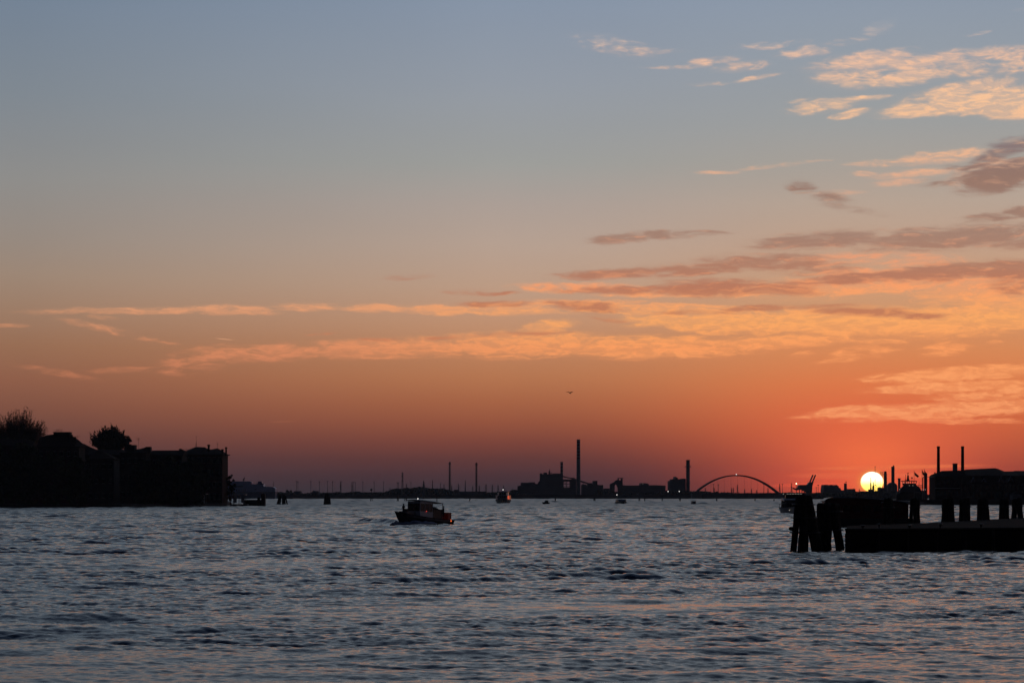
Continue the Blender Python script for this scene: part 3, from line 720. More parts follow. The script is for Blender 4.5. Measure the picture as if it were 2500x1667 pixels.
# behind the pier
def group_piles(label, px0, px1, D, top, seed=0, n=3):
    w = (px1-px0); pl = []
    for k in range(n):
        f = (k+.5)/n; bx = px0+w*f; tx = px0+w*(.5+(f-.5)*.62)
        pl.append((bx, tx, top+abs(f-.5)*7+((k*5+seed*3)%4)*.8, w/n*(1.02+.12*((k+seed)%3)), (-.35 if k%2 else .35)))
    return bricola(label, (px0+px1)/2, D, pl, band=(.8,), group='pile clusters behind the pier', seed=seed, n=12)
group_piles('twin pile pair pressed against the stern of the dark moored ferry', 2218, 2249, 236, 1216, 3, 3)
group_piles('slender pile cluster beside the moored ferry, leftmost behind the pier', 2154, 2186, 229, 1217, 4, 3)
group_piles('wide pile cluster, first right of the open water gap behind pier', 2298, 2333, 248, 1216, 5, 2)
group_piles('broad rounded pile cluster touching the gap cluster on its right', 2339, 2372, 256, 1215, 6, 3)
group_piles('narrow two legged pile cluster standing alone behind the pier', 2384, 2415, 266, 1217, 7, 2)
group_piles('pile cluster second from the right frame edge behind the pier', 2439, 2465, 280, 1218, 8, 2)
group_piles('flaring pile cluster nearest the right frame edge behind the pier', 2468, 2498, 287, 1216, 9, 2)
# mid lagoon
Dm = Dw(1232)
bricola('open pile cluster with splayed legs right of the jetty', 688.5, Dm,
    [(677,683,1208,4.2,-1),(684,686,1206,4.2,-1.4),(691,690,1206,4.2,-1.4),(697,693,1207,4,-1),(702,696,1209,4,-.5),(680,685,1207,4,1),(693,691,1206,4,1.2)], band=(.88,), seed=5)
sc = Sc(799, Dm, 0); t = thing('mooring_dolphin', 'solid plank clad dolphin shaped like a blunt cone', 'mooring dolphin', sc.loc(), 0, 'bricole standing in the lagoon')
m = MB(); rings = []
for (w, py) in ((10.2,1236),(9.4,1232),(8.4,1224),(7.2,1214),(6.4,1208),(5.9,1205.6),(4.6,1204.3)):
    r = w*sc.s; rings.append([(r*math.cos(2*math.pi*i/14)*(1+.03*(i%2)), r*.9*math.sin(2*math.pi*i/14), sc.z(py)) for i in range(14)])
m.loft(rings, closed=True); m.obj('plank_cladding', WOOD, t)
for k, py in enumerate((1225, 1210)):
    r = (8.7 if k == 0 else 6.8)*sc.s; m = MB(); m.path([(r*math.cos(2*math.pi*i/14), r*.9*math.sin(2*math.pi*i/14), sc.z(py)) for i in range(15)], .1, 4); m.obj('iron_band', IRON, t)
Df = Dw(1224)
far = [(906, [(904.5,905.5,1214,2,-.5),(909,907.5,1214,2,.5)], (906.5,1197,.9), 'channel marker on two piles with a lantern, left of the crane boat'),
 (971, [(969.5,971.2,1210,2.4,-.5),(973.3,972,1212,1.8,.5)], None, 'two legged dolphin just above the crane boat bow'),
 (990, [(988.3,989,1213,2.2,-.5),(992.6,992,1213,2.2,.5)], None, 'two legged dolphin behind the crane boat wheelhouse'),
 (1146.5, [(1146,1147.5,1216.5,2.6,0)], None, 'single leaning post between crane boat and passenger ferry'),
 (1355.5, [(1355.5,1355.7,1215.5,3,0)], None, 'single thick post right of the small water taxi'),
 (1451, [(1449,1450,1216.5,1.7,0),(1451.3,1451.3,1215.5,1.7,-.5),(1453.6,1452.8,1216,1.7,.5)], None, 'three legged dolphin below the conveyor end of the power station'),
 (1560.5, [(1559,1560,1217,1.7,0),(1562.2,1562,1216,2,.5)], None, 'splayed dolphin right of the cabin launch'),
 (1574, [(1574,1574,1217,2.6,0)], None, 'single short post below the long shed bump'),
 (1617, [(1615.5,1616,1217,1.4,0),(1618.3,1617.8,1217,1.4,.4)], None, 'thin two legged dolphin below the right end of the long shed'),
 (1660, [(1658.5,1659,1216.5,1.8,0),(1662,1661,1216.5,2,.4)], None, 'dark two legged dolphin below the boiler block'),
 (1749.5, [(1749,1749,1217.5,1.8,0),(1751,1750.4,1217.5,1.6,.4)], None, 'dolphin under the left half of the arch bridge'),
 (1843, [(1842,1842.4,1217.5,1.5,0),(1844.4,1844,1217.5,1.5,.4)], None, 'dolphin under the right half of the arch bridge'),
 (1889.7, [(1888.8,1889,1218,1.3,0),(1890.9,1890.6,1218,1.3,.4)], None, 'thin dolphin near the right foot of the arch bridge')]
for px, pl, lamp, lab in far:
    bricola(lab, px, Df, pl, band=(.8,), lamp=lamp, n=7)

# ------------------------------------------------------------------ pier in front right
def front_pt(px, D): return (X(px, D), D)
s0 = 190
t = thing('pier', 'long dark timber pier running out of the right edge', 'pier', (X(2062,188), 188, 0))
ox, oy = X(2062,188), 188
fr = [(2064,188),(2200,190),(2350,193),(2620,198)]; bk = [(2620,330),(2500,294),(2380,262),(2260,237),(2160,224),(2070,214)]
poly = [(X(p,d)-ox, d-oy) for p, d in fr+bk]
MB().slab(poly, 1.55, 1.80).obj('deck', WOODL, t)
m = MB()
for (a, b) in zip(fr, fr[1:]):
    xa, ya, xb, yb = X(*a)-ox, a[1]-oy, X(*b)-ox, b[1]-oy
    e_ = .35 if a == fr[0] else 0
    m.add([(xa+e_,ya+.4,-1),(xb,yb+.4,-1),(xb,yb+.4,1.545),(xa+e_,ya+.4,1.545),(xa+e_,ya+.7,-1),(xb,yb+.7,-1),(xb,yb+.7,1.545),(xa+e_,ya+.7,1.545)],
          [(0,1,2,3),(7,6,5,4),(0,4,5,1),(3,2,6,7),(0,3,7,4),(1,5,6,2)])
m.obj('bulkhead', WOODL, t)
# planked front wall with uprights
for z0, z1, off in ((1.18,1.52,.00),(.80,1.14,.02),(.42,.76,.0),(.02,.38,.03),(-.8,-.02,.01)):
    m = MB()
    for (a, b) in zip(fr, fr[1:]):
        xa, ya, xb, yb = X(*a)-ox, a[1]-oy, X(*b)-ox, b[1]-oy
        m.add([(xa,ya+off,z0),(xb,yb+off,z0),(xb,yb+off,z1),(xa,ya+off,z1),(xa,ya+.3,z0),(xb,yb+.3,z0),(xb,yb+.3,z1),(xa,ya+.3,z1)],
              [(0,1,2,3),(7,6,5,4),(0,4,5,1),(3,2,6,7),(0,3,7,4),(1,5,6,2)])
    m.obj('plank', WOODL, t)
m = MB()
xa, xb = X(2064,188)-ox, X(2620,198)-ox
for z0, z1 in ((.9,1.5),(.1,.8),(-.8,0)): m.add([(xa,.0,z0),(X(2070,214)-ox,26,z0),(X(2070,214)-ox,26,z1),(xa,0,z1),(xa+.3,.3,z0),(X(2070,214)-ox+.3,26,z0),(X(2070,214)-ox+.3,26,z1),(xa+.3,.3,z1)],
              [(0,1,2,3),(7,6,5,4),(0,4,5,1),(3,2,6,7),(0,3,7,4),(1,5,6,2)])
m.obj('end_boards', WOODL, t)
for k in range(9):
    f = k/8; x = xa+.2+(xb-xa)*f; y = (198-188)*f
    MB().bar((x, y-.16, -1), (x, y-.16, 1.62+.06*(k%3)), .15, .14, 8).obj('upright', WOOD, t)
MB().path([(xa-.05,-.12,1.84),(X(2200,190)-ox,1.88,1.84),(X(2350,193)-ox,4.88,1.84),(xb,9.88,1.84)], .08, 5).obj('edge_rail', WOOD, t)
for k, (px, d) in enumerate(((2110,190),(2150,200),(2225,191),(2300,200),(2400,200))):
    m = MB(); x, y = X(px,d)-ox, d-oy+.8; m.lathe([(.16,1.80),(.10,1.86),(.10,2.02),(.19,2.07),(.19,2.14),(.05,2.17)], x, y, 10); m.obj('bollard', IRON, t)

# ------------------------------------------------------------------ boats
def hull_rings(L, B, H0, Hb, st=14, draft=.4, flare=.8, stern=.85, rake=.7):
    rings = []
    for k in range(st+1):
        f = k/st; x = -L/2+L*f
        w = B/2*(stern+(1-stern)*min(1, f/.35)) if f < .35 else B/2*max(.02, (1-((f-.35)/.65)**2.6))
        z = H0+(Hb-H0)*max(0, (f-.25)/.75)**1.8
        kz = -draft+ (draft+.15*Hb)*max(0, (f-.8)/.2)**2
        wc = w*flare*(1 if f < .5 else 1-.35*((f-.5)/.5))
        rk = rake*max(0, (f-.72)/.28)
        rings.append([(x, -w, z), (x-rk*.55, -wc, z*.35), (x-rk*.9, -wc*.8, kz*.3), (x-rk, 0, kz), (x-rk*.9, wc*.8, kz*.3), (x-rk*.55, wc, z*.35), (x, w, z)])
    return rings
def boat_hull(t, L, B, H0, Hb, m, deckm, **kw):
    r = hull_rings(L, B, H0, Hb, **kw)
    mb = MB(); mb.loft(r); mb.obj('hull', m, t)
    d = MB(); d.loft([[(a[0][0], a[0][1]*.94, a[0][2]-.12), (a[0][0], 0, a[0][2]-.05), (a[-1][0], a[-1][1]*.94, a[-1][2]-.12)] for a in r[:-1]], caps=False); d.obj('deck', deckm, t)
    g = MB(); g.path([a[0] for a in r], .05, 5).path([a[-1] for a in r], .05, 5); g.obj('rubbing_strake', RUBR, t)
    return r
def lampball(t, name, m, p, r):
    mb = MB(); mb.lathe([(r*.5,p[2]-r),(r,p[2]-r*.4),(r,p[2]+r*.4),(r*.5,p[2]+r)], p[0], p[1], 8); return mb.obj(name, m, t)
def person(label, loc, rz, hgt=1.75, pose='stand', parent=None):
    k = hgt/1.75
    J = {'pel':(0,0,.95),'sp':(0,.02,1.15),'ch':(0,.02,1.38),'nk':(0,.02,1.50),'hd':(0,-.01,1.62),'ht':(0,0,1.74),
         'ls':(.19,.02,1.42),'le':(.25,-.03,1.16),'lw':(.18,-.22,1.05),'lh':(.16,-.29,1.05),
         'rs':(-.19,.02,1.42),'re':(-.26,.02,1.15),'rw':(-.24,-.12,.93),'rh':(-.23,-.15,.85),
         'lk':(.11,-.04,.50),'la':(.13,0,.08),'lt':(.14,-.16,.03),'rk':(-.11,.0,.50),'ra':(-.14,.05,.08),'rt':(-.15,-.11,.03)}
    rad = {'pel':(.16,.12),'sp':(.14,.10),'ch':(.17,.12),'nk':(.06,.06),'hd':(.085,.10),'ht':(.06,.07),'ls':(.075,.075),'le':(.05,.05),'lw':(.035,.035),'lh':(.035,.03),
           'rs':(.075,.075),'re':(.05,.05),'rw':(.035,.035),'rh':(.035,.03),'lk':(.07,.07),'la':(.045,.05),'lt':(.04,.03),'rk':(.07,.07),'ra':(.045,.05),'rt':(.04,.03)}
    E = [('pel','sp'),('sp','ch'),('ch','nk'),('nk','hd'),('hd','ht'),('ch','ls'),('ls','le'),('le','lw'),('lw','lh'),('ch','rs'),('rs','re'),('re','rw'),('rw','rh'),('pel','lk'),('lk','la'),('la','lt'),('pel','rk'),('rk','ra'),('ra','rt')]
    ks = list(J); me = bpy.data.meshes.new('person'); me.from_pydata([tuple(c*k for c in J[a]) for a in ks], [(ks.index(a), ks.index(b)) for a, b in E], [])
    o = bpy.data.objects.new('person', me); COL.objects.link(o)
    md = o.modifiers.new('skin', 'SKIN')
    for i, a in enumerate(ks): me.skin_vertices[0].data[i].radius = tuple(q*k for q in rad[a])
    me.skin_vertices[0].data[ks.index('pel')].use_root = True
    sb = o.modifiers.new('sub', 'SUBSURF'); sb.levels = sb.render_levels = 1
    dg = bpy.context.evaluated_depsgraph_get(); ev = bpy.data.meshes.new_from_object(o.evaluated_get(dg))
    o.modifiers.clear(); o.data = ev; ev.name = 'person'; ev.materials.clear(); ev.materials.append(CLOTH); ev.shade_smooth()
    o.location = loc; o.rotation_euler = (0,0,rz); tag(o, label, 'person')
    h = MB(); h.lathe([(.07*k,1.60*k),(.105*k,1.66*k),(.10*k,1.74*k),(.05*k,1.79*k)], 0, .02*k, 10); h.obj('hair', RUBR, o, True)
    return o
# -- crane workboat in the middle
Dv = Dw(1283.5)
BX, BH = X(1027, Dv), Dv
hd = math.atan2(-.78, -.62); PITCH = R(-3.2)      # heading: left and towards the camera
t = thing('workboat', 'dark crane workboat under way in the middle with one white masthead light', 'boat', (BX, BH+1.0, .12), hd)
t.rotation_euler = (0, PITCH, hd)
r = boat_hull(t, 12.0, 3.6, 1.0, 1.72, HULLD, STEEL, draft=.9, rake=1.3)
m = MB()   # white band on the topsides
for sgn in (0, -1):
    m.loft([[(a[sgn][0], a[sgn][1]*1.012, a[sgn][2]*.98), (a[sgn][0], a[sgn][1]*1.012*.97, a[sgn][2]*.70)] for a in r[1:-2]], caps=False)
m.obj('side_band', STEEL, t)
MB().box(2.2,4.2,-.75,.75,1.2,1.86).obj('fore_hatch', STEEL, t)
m = MB(); m.box(3.3,3.9,-.35,.35,1.86,2.25); m.bar((3.6,-.45,2.1),(3.6,.45,2.1),.16,n=8); m.obj('windlass', IRON, t)
m = MB(); m.box(-1.2,1.75,-1.25,1.25,.9,2.0)
for x in (-1.15,-.3,.6,1.68):
    for y in (-1.22,1.16): m.box(x,x+.08,y,y+.08,2.0,3.45)
m.box(1.66,1.76,-1.2,1.2,3.15,3.45); m.box(-1.2,1.7,-1.23,-1.17,3.2,3.45); m.box(-1.2,1.7,1.17,1.23,3.2,3.45)
cab = m.obj('wheelhouse', WHITE, t)
for (x0,x1) in ((-1.06,-.31),(-.21,.59),(.69,1.66)):
    for y in (-1.205,1.185):
        MB().box(x0,x1,y,y+.02,2.02,3.19).obj('window', HULLD, t)
for (y0,y1) in ((-1.13,-.05),(.05,1.13)): MB().box(1.70,1.72,y0,y1,2.02,3.14).obj('windscreen', GLASS, t)
m = MB(); m.loft([[(x,-1.45,z),(x,-1.2,z+.12),(x,0,z+.2),(x,1.2,z+.12),(x,1.45,z),(x,0,z-.02)] for x, z in ((-3.5,3.36),(-1.5,3.5),(1.2,3.60),(2.0,3.5))], closed=True); m.obj('roof', STEEL, t)
m = MB()
for y in (-1.25,1.25): m.bar((-3.35,y,1.0),(-3.35,y,3.36),.05,n=6)
m.parts('roof_post', STEEL, t)
m = MB(); m.bar((.9,0,3.6),(.9,0,3.8),.035,n=6).bar((-3.0,.4,3.45),(-3.0,.4,4.55),.05,n=6); m.obj('mast', IRON, t)
lampball(t, 'masthead_light', LAMPW, (.9,0,3.88), .07)
lampball(t, 'side_light', LAMPR, (-1.1,-1.32,2.15), .08); lampball(t, 'side_light', LAMPR, (.4,1.36,2.05), .05)
cr = MB(); cr.lathe([(.5,.8),(.42,1.1),(.26,1.15),(.24,2.2),(.35,2.25),(.35,2.5)], -4.0,-.2,12); cr.box(-4.6,-3.4,-.7,.4,1.9,2.55); cr.obj('crane_base', IRON, t)
m = MB(); m.bar((-4.0,-.2,2.5),(-2.1,-.6,2.95),.2,n=6).bar((-2.1,-.6,2.95),(-4.5,-1.0,2.75),.16,n=6).bar((-4.5,-1.0,2.7),(-5.6,-1.2,2.1),.09,n=6).bar((-3.2,-.4,2.2),(-2.4,-.5,2.8),.08,n=6); m.obj('crane_arm', IRON, t)
m = MB(); m.box(-3.3,-1.3,-1.2,1.2,.9,2.35); m.obj('engine_casing', HULLD, t)
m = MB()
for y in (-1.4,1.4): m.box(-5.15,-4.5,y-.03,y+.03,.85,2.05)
m.box(-5.2,-5.12,-1.4,1.4,.85,2.05); m.obj('stern_bulwark', GLOWD, t)  # red of the low sun painted into the bulwark, with a faint glow
m = MB(); m.path([(-5.2,-1.42,2.1),(-4.4,-1.42,2.15)], .05, 5).path([(-5.2,-1.42,2.1),(-5.2,1.42,2.1)], .05, 5)
for y in (-1.42,-.9,-.4,.2,.8,1.42): m.bar((-5.22,y,.8),(-5.22,y,2.1),.04,n=5)
m.obj('stern_rail', REDP, t)
# ------ red sun reflections at the stern, added as small glowing bodies
m = MB(); m.lathe([(.07,.76),(.12,.82),(.11,1.0),(.05,1.08)], -5.05, 1.52, 8); m.obj('stern_sun_glint', GLOWR, t)
m = MB(); m.lathe([(.08,1.0),(.12,1.05),(.10,1.28),(.05,1.35)], -5.2, 1.15, 8); m.obj('stern_sun_glint', GLOWR, t)
m = MB(); m.lathe([(.14,-.1),(.25,0),(.25,.7),(.12,.85)], -5.45, 1.3, 10); m.obj('fender', RUBR, t)
q = Matrix.Rotation(hd, 4, 'Z') @ Matrix.Rotation(PITCH, 4, 'Y')
def onboat(v): w = q @ Vector(v); return (BX+w.x, BH+1.0+w.y, .05+w.z)
person('person in dark clothes standing by the front of the workboat wheelhouse', onboat((3.05,-.85,1.30)), hd+1.6)
person('person in dark clothes on the workboat after deck under the crane', onboat((-3.9,1.05,1.45)), hd+.5, 1.65)
# bow wave thrown up by the workboat
def bow_wave(label, loc, rz, L, B, h, seed, grp='foam thrown up by boats under way'):
    random.seed(seed); mb = MB(); n = 26
    for sgn in (-1, 1):
        rings = []
        for k in range(n):
            f = k/(n-1); x = L/2-L*f; y = sgn*(.15+B*.62*min(1, f*2.2)+f*B*.5)
            hh = h*(math.sin(math.pi*min(1, f*1.2+.12))**.8)*(1-.5*f)*random.uniform(.75,1.15)+.02
            wd = .25+.7*f
            rings.append([(x, y-sgn*wd*.4, -.25), (x, y, hh*.8), (x, y+sgn*wd*.45, hh), (x, y+sgn*wd, hh*.45), (x, y+sgn*wd*1.6, -.25)])
        mb.loft(rings, caps=False)
    o = mb.obj('bow_wave', FOAM, None, True); o.location = loc; o.rotation_euler = (0,0,rz); tag(o, label, 'wave', kind='stuff'); return o
bow_wave('low curl of foam under the workboat bow', (BX+q.to_3x3().col[0][0]*.8, BH+1.0+q.to_3x3().col[0][1]*.8, 0), hd, 11.6, 3.0, .9, 4)

def passenger_boat(label, pxc, base, name='ferry_boat', wpx=39, top=1196, D=None, hull=HULLD, roofm=WHITE, lit=True, sup=WHITE):
    """double ended lagoon ferry seen end on"""
    D = D or Dw(base); sc = Sc(pxc, D, 0); B = wpx*sc.s; Ht = sc.z(top); L = B*2.6
    t = thing(name, label, 'ferry', (X(pxc, D), D+L/2, 0), R(-90)-.06)
    boat_hull(t, L, B, Ht*.26, Ht*.34, hull, STEEL, st=12, draft=.5, flare=.86)
    b = B/2
    m = MB(); m.loft([[(x,-w,Ht*.30),(x,-w*.96,Ht*.62),(x,w*.96,Ht*.62),(x,w,Ht*.30)] for x, w in ((-L*.40,b*.85),(-L*.1,b*.9),(L*.2,b*.88),(L*.34,b*.6))], closed=True); m.obj('lower_saloon', sup, t)
    m = MB(); m.loft([[(x,-w,Ht*.622),(x,-w*.9,Ht*.86),(x,w*.9,Ht*.86),(x,w,Ht*.622)] for x, w in ((-L*.30,b*.68),(L*.08,b*.68),(L*.17,b*.5))], closed=True); m.obj('wheelhouse', sup, t)
    m = MB(); m.box(-L*.32,L*.19,-b*.74,b*.74,Ht*.862,Ht*.90); m.obj('roof', roofm, t)
    for k in range(5):
        y = -b*.5+k*b*.25; m = MB(); m.loft([[(L*.343,y-b*.10,Ht*.43),(L*.343,y+b*.10,Ht*.43)],[(L*.342,y-b*.10,Ht*.56),(L*.342,y+b*.10,Ht*.56)]], caps=False); m.obj('window', GLASS, t)
    for k in range(3):
        y = -b*.3+k*b*.3; MB().box(L*.172,L*.176,y-b*.12,y+b*.12,Ht*.68,Ht*.82).obj('windscreen', GLASS, t)
    m = MB(); m.bar((0,0,Ht*.9),(0,0,Ht*1.0),.06,n=6).bar((-L*.25,b*.3,Ht*.9),(-L*.25,b*.3,Ht*1.02),.18,n=6); m.obj('mast', IRON, t)
    return t, sc, L, B, Ht
t, sc, L, B, Ht = passenger_boat('broad passenger ferry coming head on, its side glowing red in the sun', 1228, 1229.5)
lampball(t, 'masthead_light', LAMPW, (0,0,Ht*1.03), .22)
b = B/2
m = MB(); m.loft([[(L*.33,b*.62,Ht*.30),(L*.33,b*.60,Ht*.60)],[(L*.1,b*.93,Ht*.30),(L*.1,b*.88,Ht*.62)],[(-L*.3,b*.93,Ht*.30),(-L*.3,b*.88,Ht*.62)]], caps=False)
m.obj('side_window_band', ORNG, t)  # orange here is sunlight on the side, painted into the band
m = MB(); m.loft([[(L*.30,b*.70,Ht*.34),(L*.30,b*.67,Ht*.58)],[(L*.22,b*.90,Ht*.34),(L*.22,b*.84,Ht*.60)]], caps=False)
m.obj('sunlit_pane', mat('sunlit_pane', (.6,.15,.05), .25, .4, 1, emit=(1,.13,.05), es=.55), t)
bow_wave('thin line of foam under the passenger ferry', (X(1228,1330), 1312, 0), R(-90), 10, 8, .45, 5)
# -- small cabin launch type
def launch(label, pxc, base, wpx, hpx, cabin=WHITE, name='motor_launch', rz=None, L=None):
    D = Dw(base); s = D/F; B = wpx*s if L is None else L*.28; H = hpx*s
    LL = L or B*3.0
    t = thing(name, label, 'motorboat', (X(pxc, D), D+(LL/2 if rz is None else 0), 0), R(-90)+.1 if rz is None else rz, 'small cabin launches crossing the lagoon')
    boat_hull(t, LL, B, H*.42, H*.52, HULLD, WOODL, st=10, draft=.25)
    m = MB(); m.loft([[(x,-w,H*.40),(x,-w*.9,zt*.9),(x,0,zt),(x,w*.9,zt*.9),(x,w,H*.40)] for x, w, zt in ((-LL*.30,B*.40,H*.86),(0,B*.42,H*.86),(LL*.14,B*.36,H*.6))], caps=True); m.obj('cabin', HULLD, t)
    m = MB(); m.box(-LL*.33,LL*.02,-B*.44,B*.44,H*.93,H*.99); m.obj('roof', cabin, t)
    m = MB()
    for x in (-LL*.32,-LL*.01):
        for y in (-B*.4,B*.4): m.bar((x,y,H*.5),(x,y,H*.93),.05,n=5)
    m.parts('roof_post', STEEL, t)
    for sg in (-1,1): MB().box(-LL*.28,-.02*LL,sg*B*.425,sg*B*.43,H*.60,H*.78).obj('window', GLASS, t)
    MB().add([(0,0,0)],[]) 
    m = MB(); m.add([(LL*.142,-B*.3,H*.55),(LL*.142,B*.3,H*.55),(LL*.06,B*.33,H*.82),(LL*.06,-B*.33,H*.82)],[(0,1,2,3)]); m.obj('windscreen', GLASS, t)
    return t
launch('small launch with pale flat roof just right of the passenger ferry', 1332, 1230.8, 15, 11, rz=R(205), L=4.2)
t = launch('wide dark cabin launch below the arched conveyor head', 1519.5, 1231.3, 27, 15.5)
launch('smallest launch with a flat roof below the tall platformed chimney', 1695.5, 1231.4, 12, 10)
# -- motor yacht behind the near dolphin
Dy = Dw(1257); sc = Sc(1948, Dy, 0)
t = thing('motor_yacht', 'pale rounded passenger launch half hidden by the nearest dolphin', 'boat', (X(1947,Dy), Dy+6, 0), R(-90)-.10)
B, L = 76*sc.s, 15.0
boat_hull(t, L, B, 1.5, 2.0, WHITE, WHITE, st=14, draft=.5, flare=.9)
b = B/2
m = MB(); m.loft([[(x,-w,1.5),(x,-w*.95,3.4),(x,w*.95,3.4),(x,w,1.5)] for x, w in ((-L*.42,b*.86),(0,b*.84),(L*.14,b*.80),(L*.28,b*.55))], closed=True); m.obj('saloon', CLOTH, t)
m = MB(); m.loft([[(x,-w,z-.4),(x,-w*.97,z),(x,w*.97,z),(x,w,z-.4)] for x, w, z in ((-L*.43,b*.88,3.8),(0,b*.86,3.85),(L*.13,b*.8,3.8),(L*.22,b*.7,3.6))], closed=True); m.obj('coach_roof', WHITE, t)
m = MB(); m.loft([[(x,-w,3.81),(x,-w*.9,z),(x,w*.9,z),(x,w,3.81)] for x, w, z in ((-L*.3,b*.62,4.75),(0,b*.64,4.8),(L*.07,b*.6,4.75))], closed=True); m.obj('flybridge', HULLD, t)
m = MB(); m.box(-L*.32,L*.09,-b*.68,b*.68,4.82,4.98); m.obj('roof', STEEL, t)
for k in range(6): MB().box(L*.091,L*.094,-b*.5+k*b*.17,-b*.5+k*b*.17+b*.12,4.86,4.95).obj('roof_lamp', LAMPD, t)
m = MB(); m.path([(L*.46,0,2.9),(L*.36,-b*.62,2.8),(L*.15,-b*.95,2.6),(-L*.1,-b*.98,2.5)], .035, 5).path([(L*.46,0,2.9),(L*.36,b*.62,2.8),(L*.15,b*.95,2.6),(-L*.1,b*.98,2.5)], .035, 5)
for x, y, z in ((L*.36,b*.62,2.8),(L*.25,b*.8,2.7),(L*.15,b*.95,2.6),(0,b*.97,2.55)):
    for sg in (-1,1): m.bar((x,sg*y,1.6),(x,sg*y,z),.03,n=5)
m.obj('guard_rail', STEEL, t)
m = MB(); m.bar((-L*.36,b*.75,2.0),(-L*.40,b*1.22,3.0),.05,n=5); m.obj('flag_staff', WHITE, t)
m = MB(); m.add([(-L*.38,b*.98,1.6),(-L*.38,b*1.18,1.9),(-L*.40,b*1.1,2.7),(-L*.40,b*.95,2.4)],[(0,1,2,3)]); m.add([(-L*.38-.03,b*.98,1.6),(-L*.38-.03,b*1.18,1.9),(-L*.40-.03,b*1.1,2.7),(-L*.40-.03,b*.95,2.4)],[(3,2,1,0)]); m.obj('ensign', REDP, t)
lampball(t, 'navigation_lamp', LAMPD, (L*.42,-b*.35,1.15), .12); lampball(t, 'masthead_light', LAMPD, (L*.08,-b*.72,4.9), .1)
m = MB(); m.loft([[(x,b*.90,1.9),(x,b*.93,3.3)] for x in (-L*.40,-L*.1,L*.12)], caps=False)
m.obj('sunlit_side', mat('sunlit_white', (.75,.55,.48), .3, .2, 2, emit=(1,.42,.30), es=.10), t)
# -- ferry moored behind the pier, dark red
Dq = 345; sc = Sc(2110, Dq, 0)
t = thing('water_bus', 'dark red water bus with curved pale roof edge moored behind the pier', 'ferry', sc.loc())
L = 208*sc.s; x0 = sc.x(2008)
def rz_(f):    # roof height along the boat
    pts = [(0,1221),(.03,1215.5),(.07,1213.6),(.2,1212.9),(.4,1213.6),(.55,1216),(.7,1218.4),(.85,1221),(.95,1224.5),(1,1229)]
    for (a, u), (b2, v) in zip(pts, pts[1:]):
        if f <= b2: return sc.z(u+(v-u)*(f-a)/(b2-a))
    return sc.z(1229)
def mbx(name, m_, zf, y0, y1, f0, f1, n=24, zl=None):
    mb = MB(); rings = []
    for k in range(n+1):
        f = f0+(f1-f0)*k/n; x = x0+L*f; zt = zf(f); zb = zl(f) if zl else 1.2
        rings.append([(x,y0,zb),(x,y0,zt),(x,y1,zt),(x,y1,zb)])
    mb.loft(rings, closed=True); return mb.obj(name, m_, t)
mbx('hull', HULLD, lambda f: 1.25, -2, 2.2, -.012, 1.06, zl=lambda f: -.5)
mbx('saloon', REDP, lambda f: rz_(f)-.16, -1.7, 1.9, .015, .985, zl=lambda f: 1.252)
mbx('roof', HULLD, lambda f: rz_(f)-.04, -2.0, 2.2, 0, 1, zl=lambda f: rz_(f)-.155)
mbx('roof_edge', WHITE, lambda f: rz_(f), -2.06, -2.003, .10, .98, zl=lambda f: rz_(f)-.10)
for k in range(7):
    f = .10+.12*k; MB().box(x0+L*f, x0+L*(f+.085), -1.73, -1.705, 2.2, 3.1).obj('window', GLASS, t)
MB().box(x0-.2,x0+L*.08,-1.2,1.4,1.26,2.4).obj('fore_cabin', HULLD, t)
m = MB(); m.path([(x0+L*.66,-2.3,rz_(.66)-.5),(x0+L*.69,-2.3,rz_(.69)-.42),(x0+L*.71,-2.3,rz_(.71)-.6)], .05, 5); m.obj('grab_rail', WHITE, t)
# -- large ferry ship at the left, far off
sc = Sc(620, 3240, 0)
t = thing('ferry_ship', 'large blue and white ferry ship lying behind the palazzo point', 'ship', sc.loc())
MB().prism(sc.pl([(520,1219),(673,1219),(674.3,1200),(520,1200)]), -12, 12).obj('hull', HULLB, t)
m = MB(); m.prism(sc.pl([(520,1199.9),(674,1199.9),(674,1192),(668,1188.4),(646,1187),(644.5,1182.6),(613.5,1181),(613,1174.6),(520,1174.2)]), -11.5, 11.5); m.obj('superstructure', SHIPW, t)
m = MB(); m.prism(sc.pl([(604,1181.5),(617.5,1181.5),(617,1176),(604,1174.2)]), -11.8, -3); m.obj('lift_housing', SHIPW, t)
m = MB(); m.prism(sc.pl([(628,1182),(645.5,1182.8),(644.5,1180.5),(641,1179.5),(639.5,1174.8),(631.5,1174.5)]), -5, 5); m.obj('funnel', HULLB, t)
m = MB(); m.bar((sc.x(594),0,sc.z(1174)),(sc.x(597.5),0,sc.z(1165)),.9,.5,6).bar((sc.x(592.5),0,sc.z(1169.5)),(sc.x(597),0,sc.z(1168)),.5,n=5).bar((sc.x(667.5),0,sc.z(1188)),(sc.x(667.5),0,sc.z(1175)),.35,.25,5).bar((sc.x(626),0,sc.z(1182)),(sc.x(626),0,sc.z(1176)),.25,n=5); m.obj('mast', IRON, t)
m = MB(); m.box(sc.x(571),sc.x(596),-11.62,-11.52,sc.z(1189),sc.z(1186.2)); m.obj('window_band', GLASS, t)
for px in (579,583,587,592,596,600): MB().box(sc.x(px),sc.x(px+1.8),-11.62,-11.52,sc.z(1198.5),sc.z(1194)).obj('opening', GLASS, t)
m = MB(); m.box(sc.x(624),sc.x(629),-12.2,-11.52,sc.z(1195.5),sc.z(1193.3)); m.obj('lifeboat', HULLB, t)
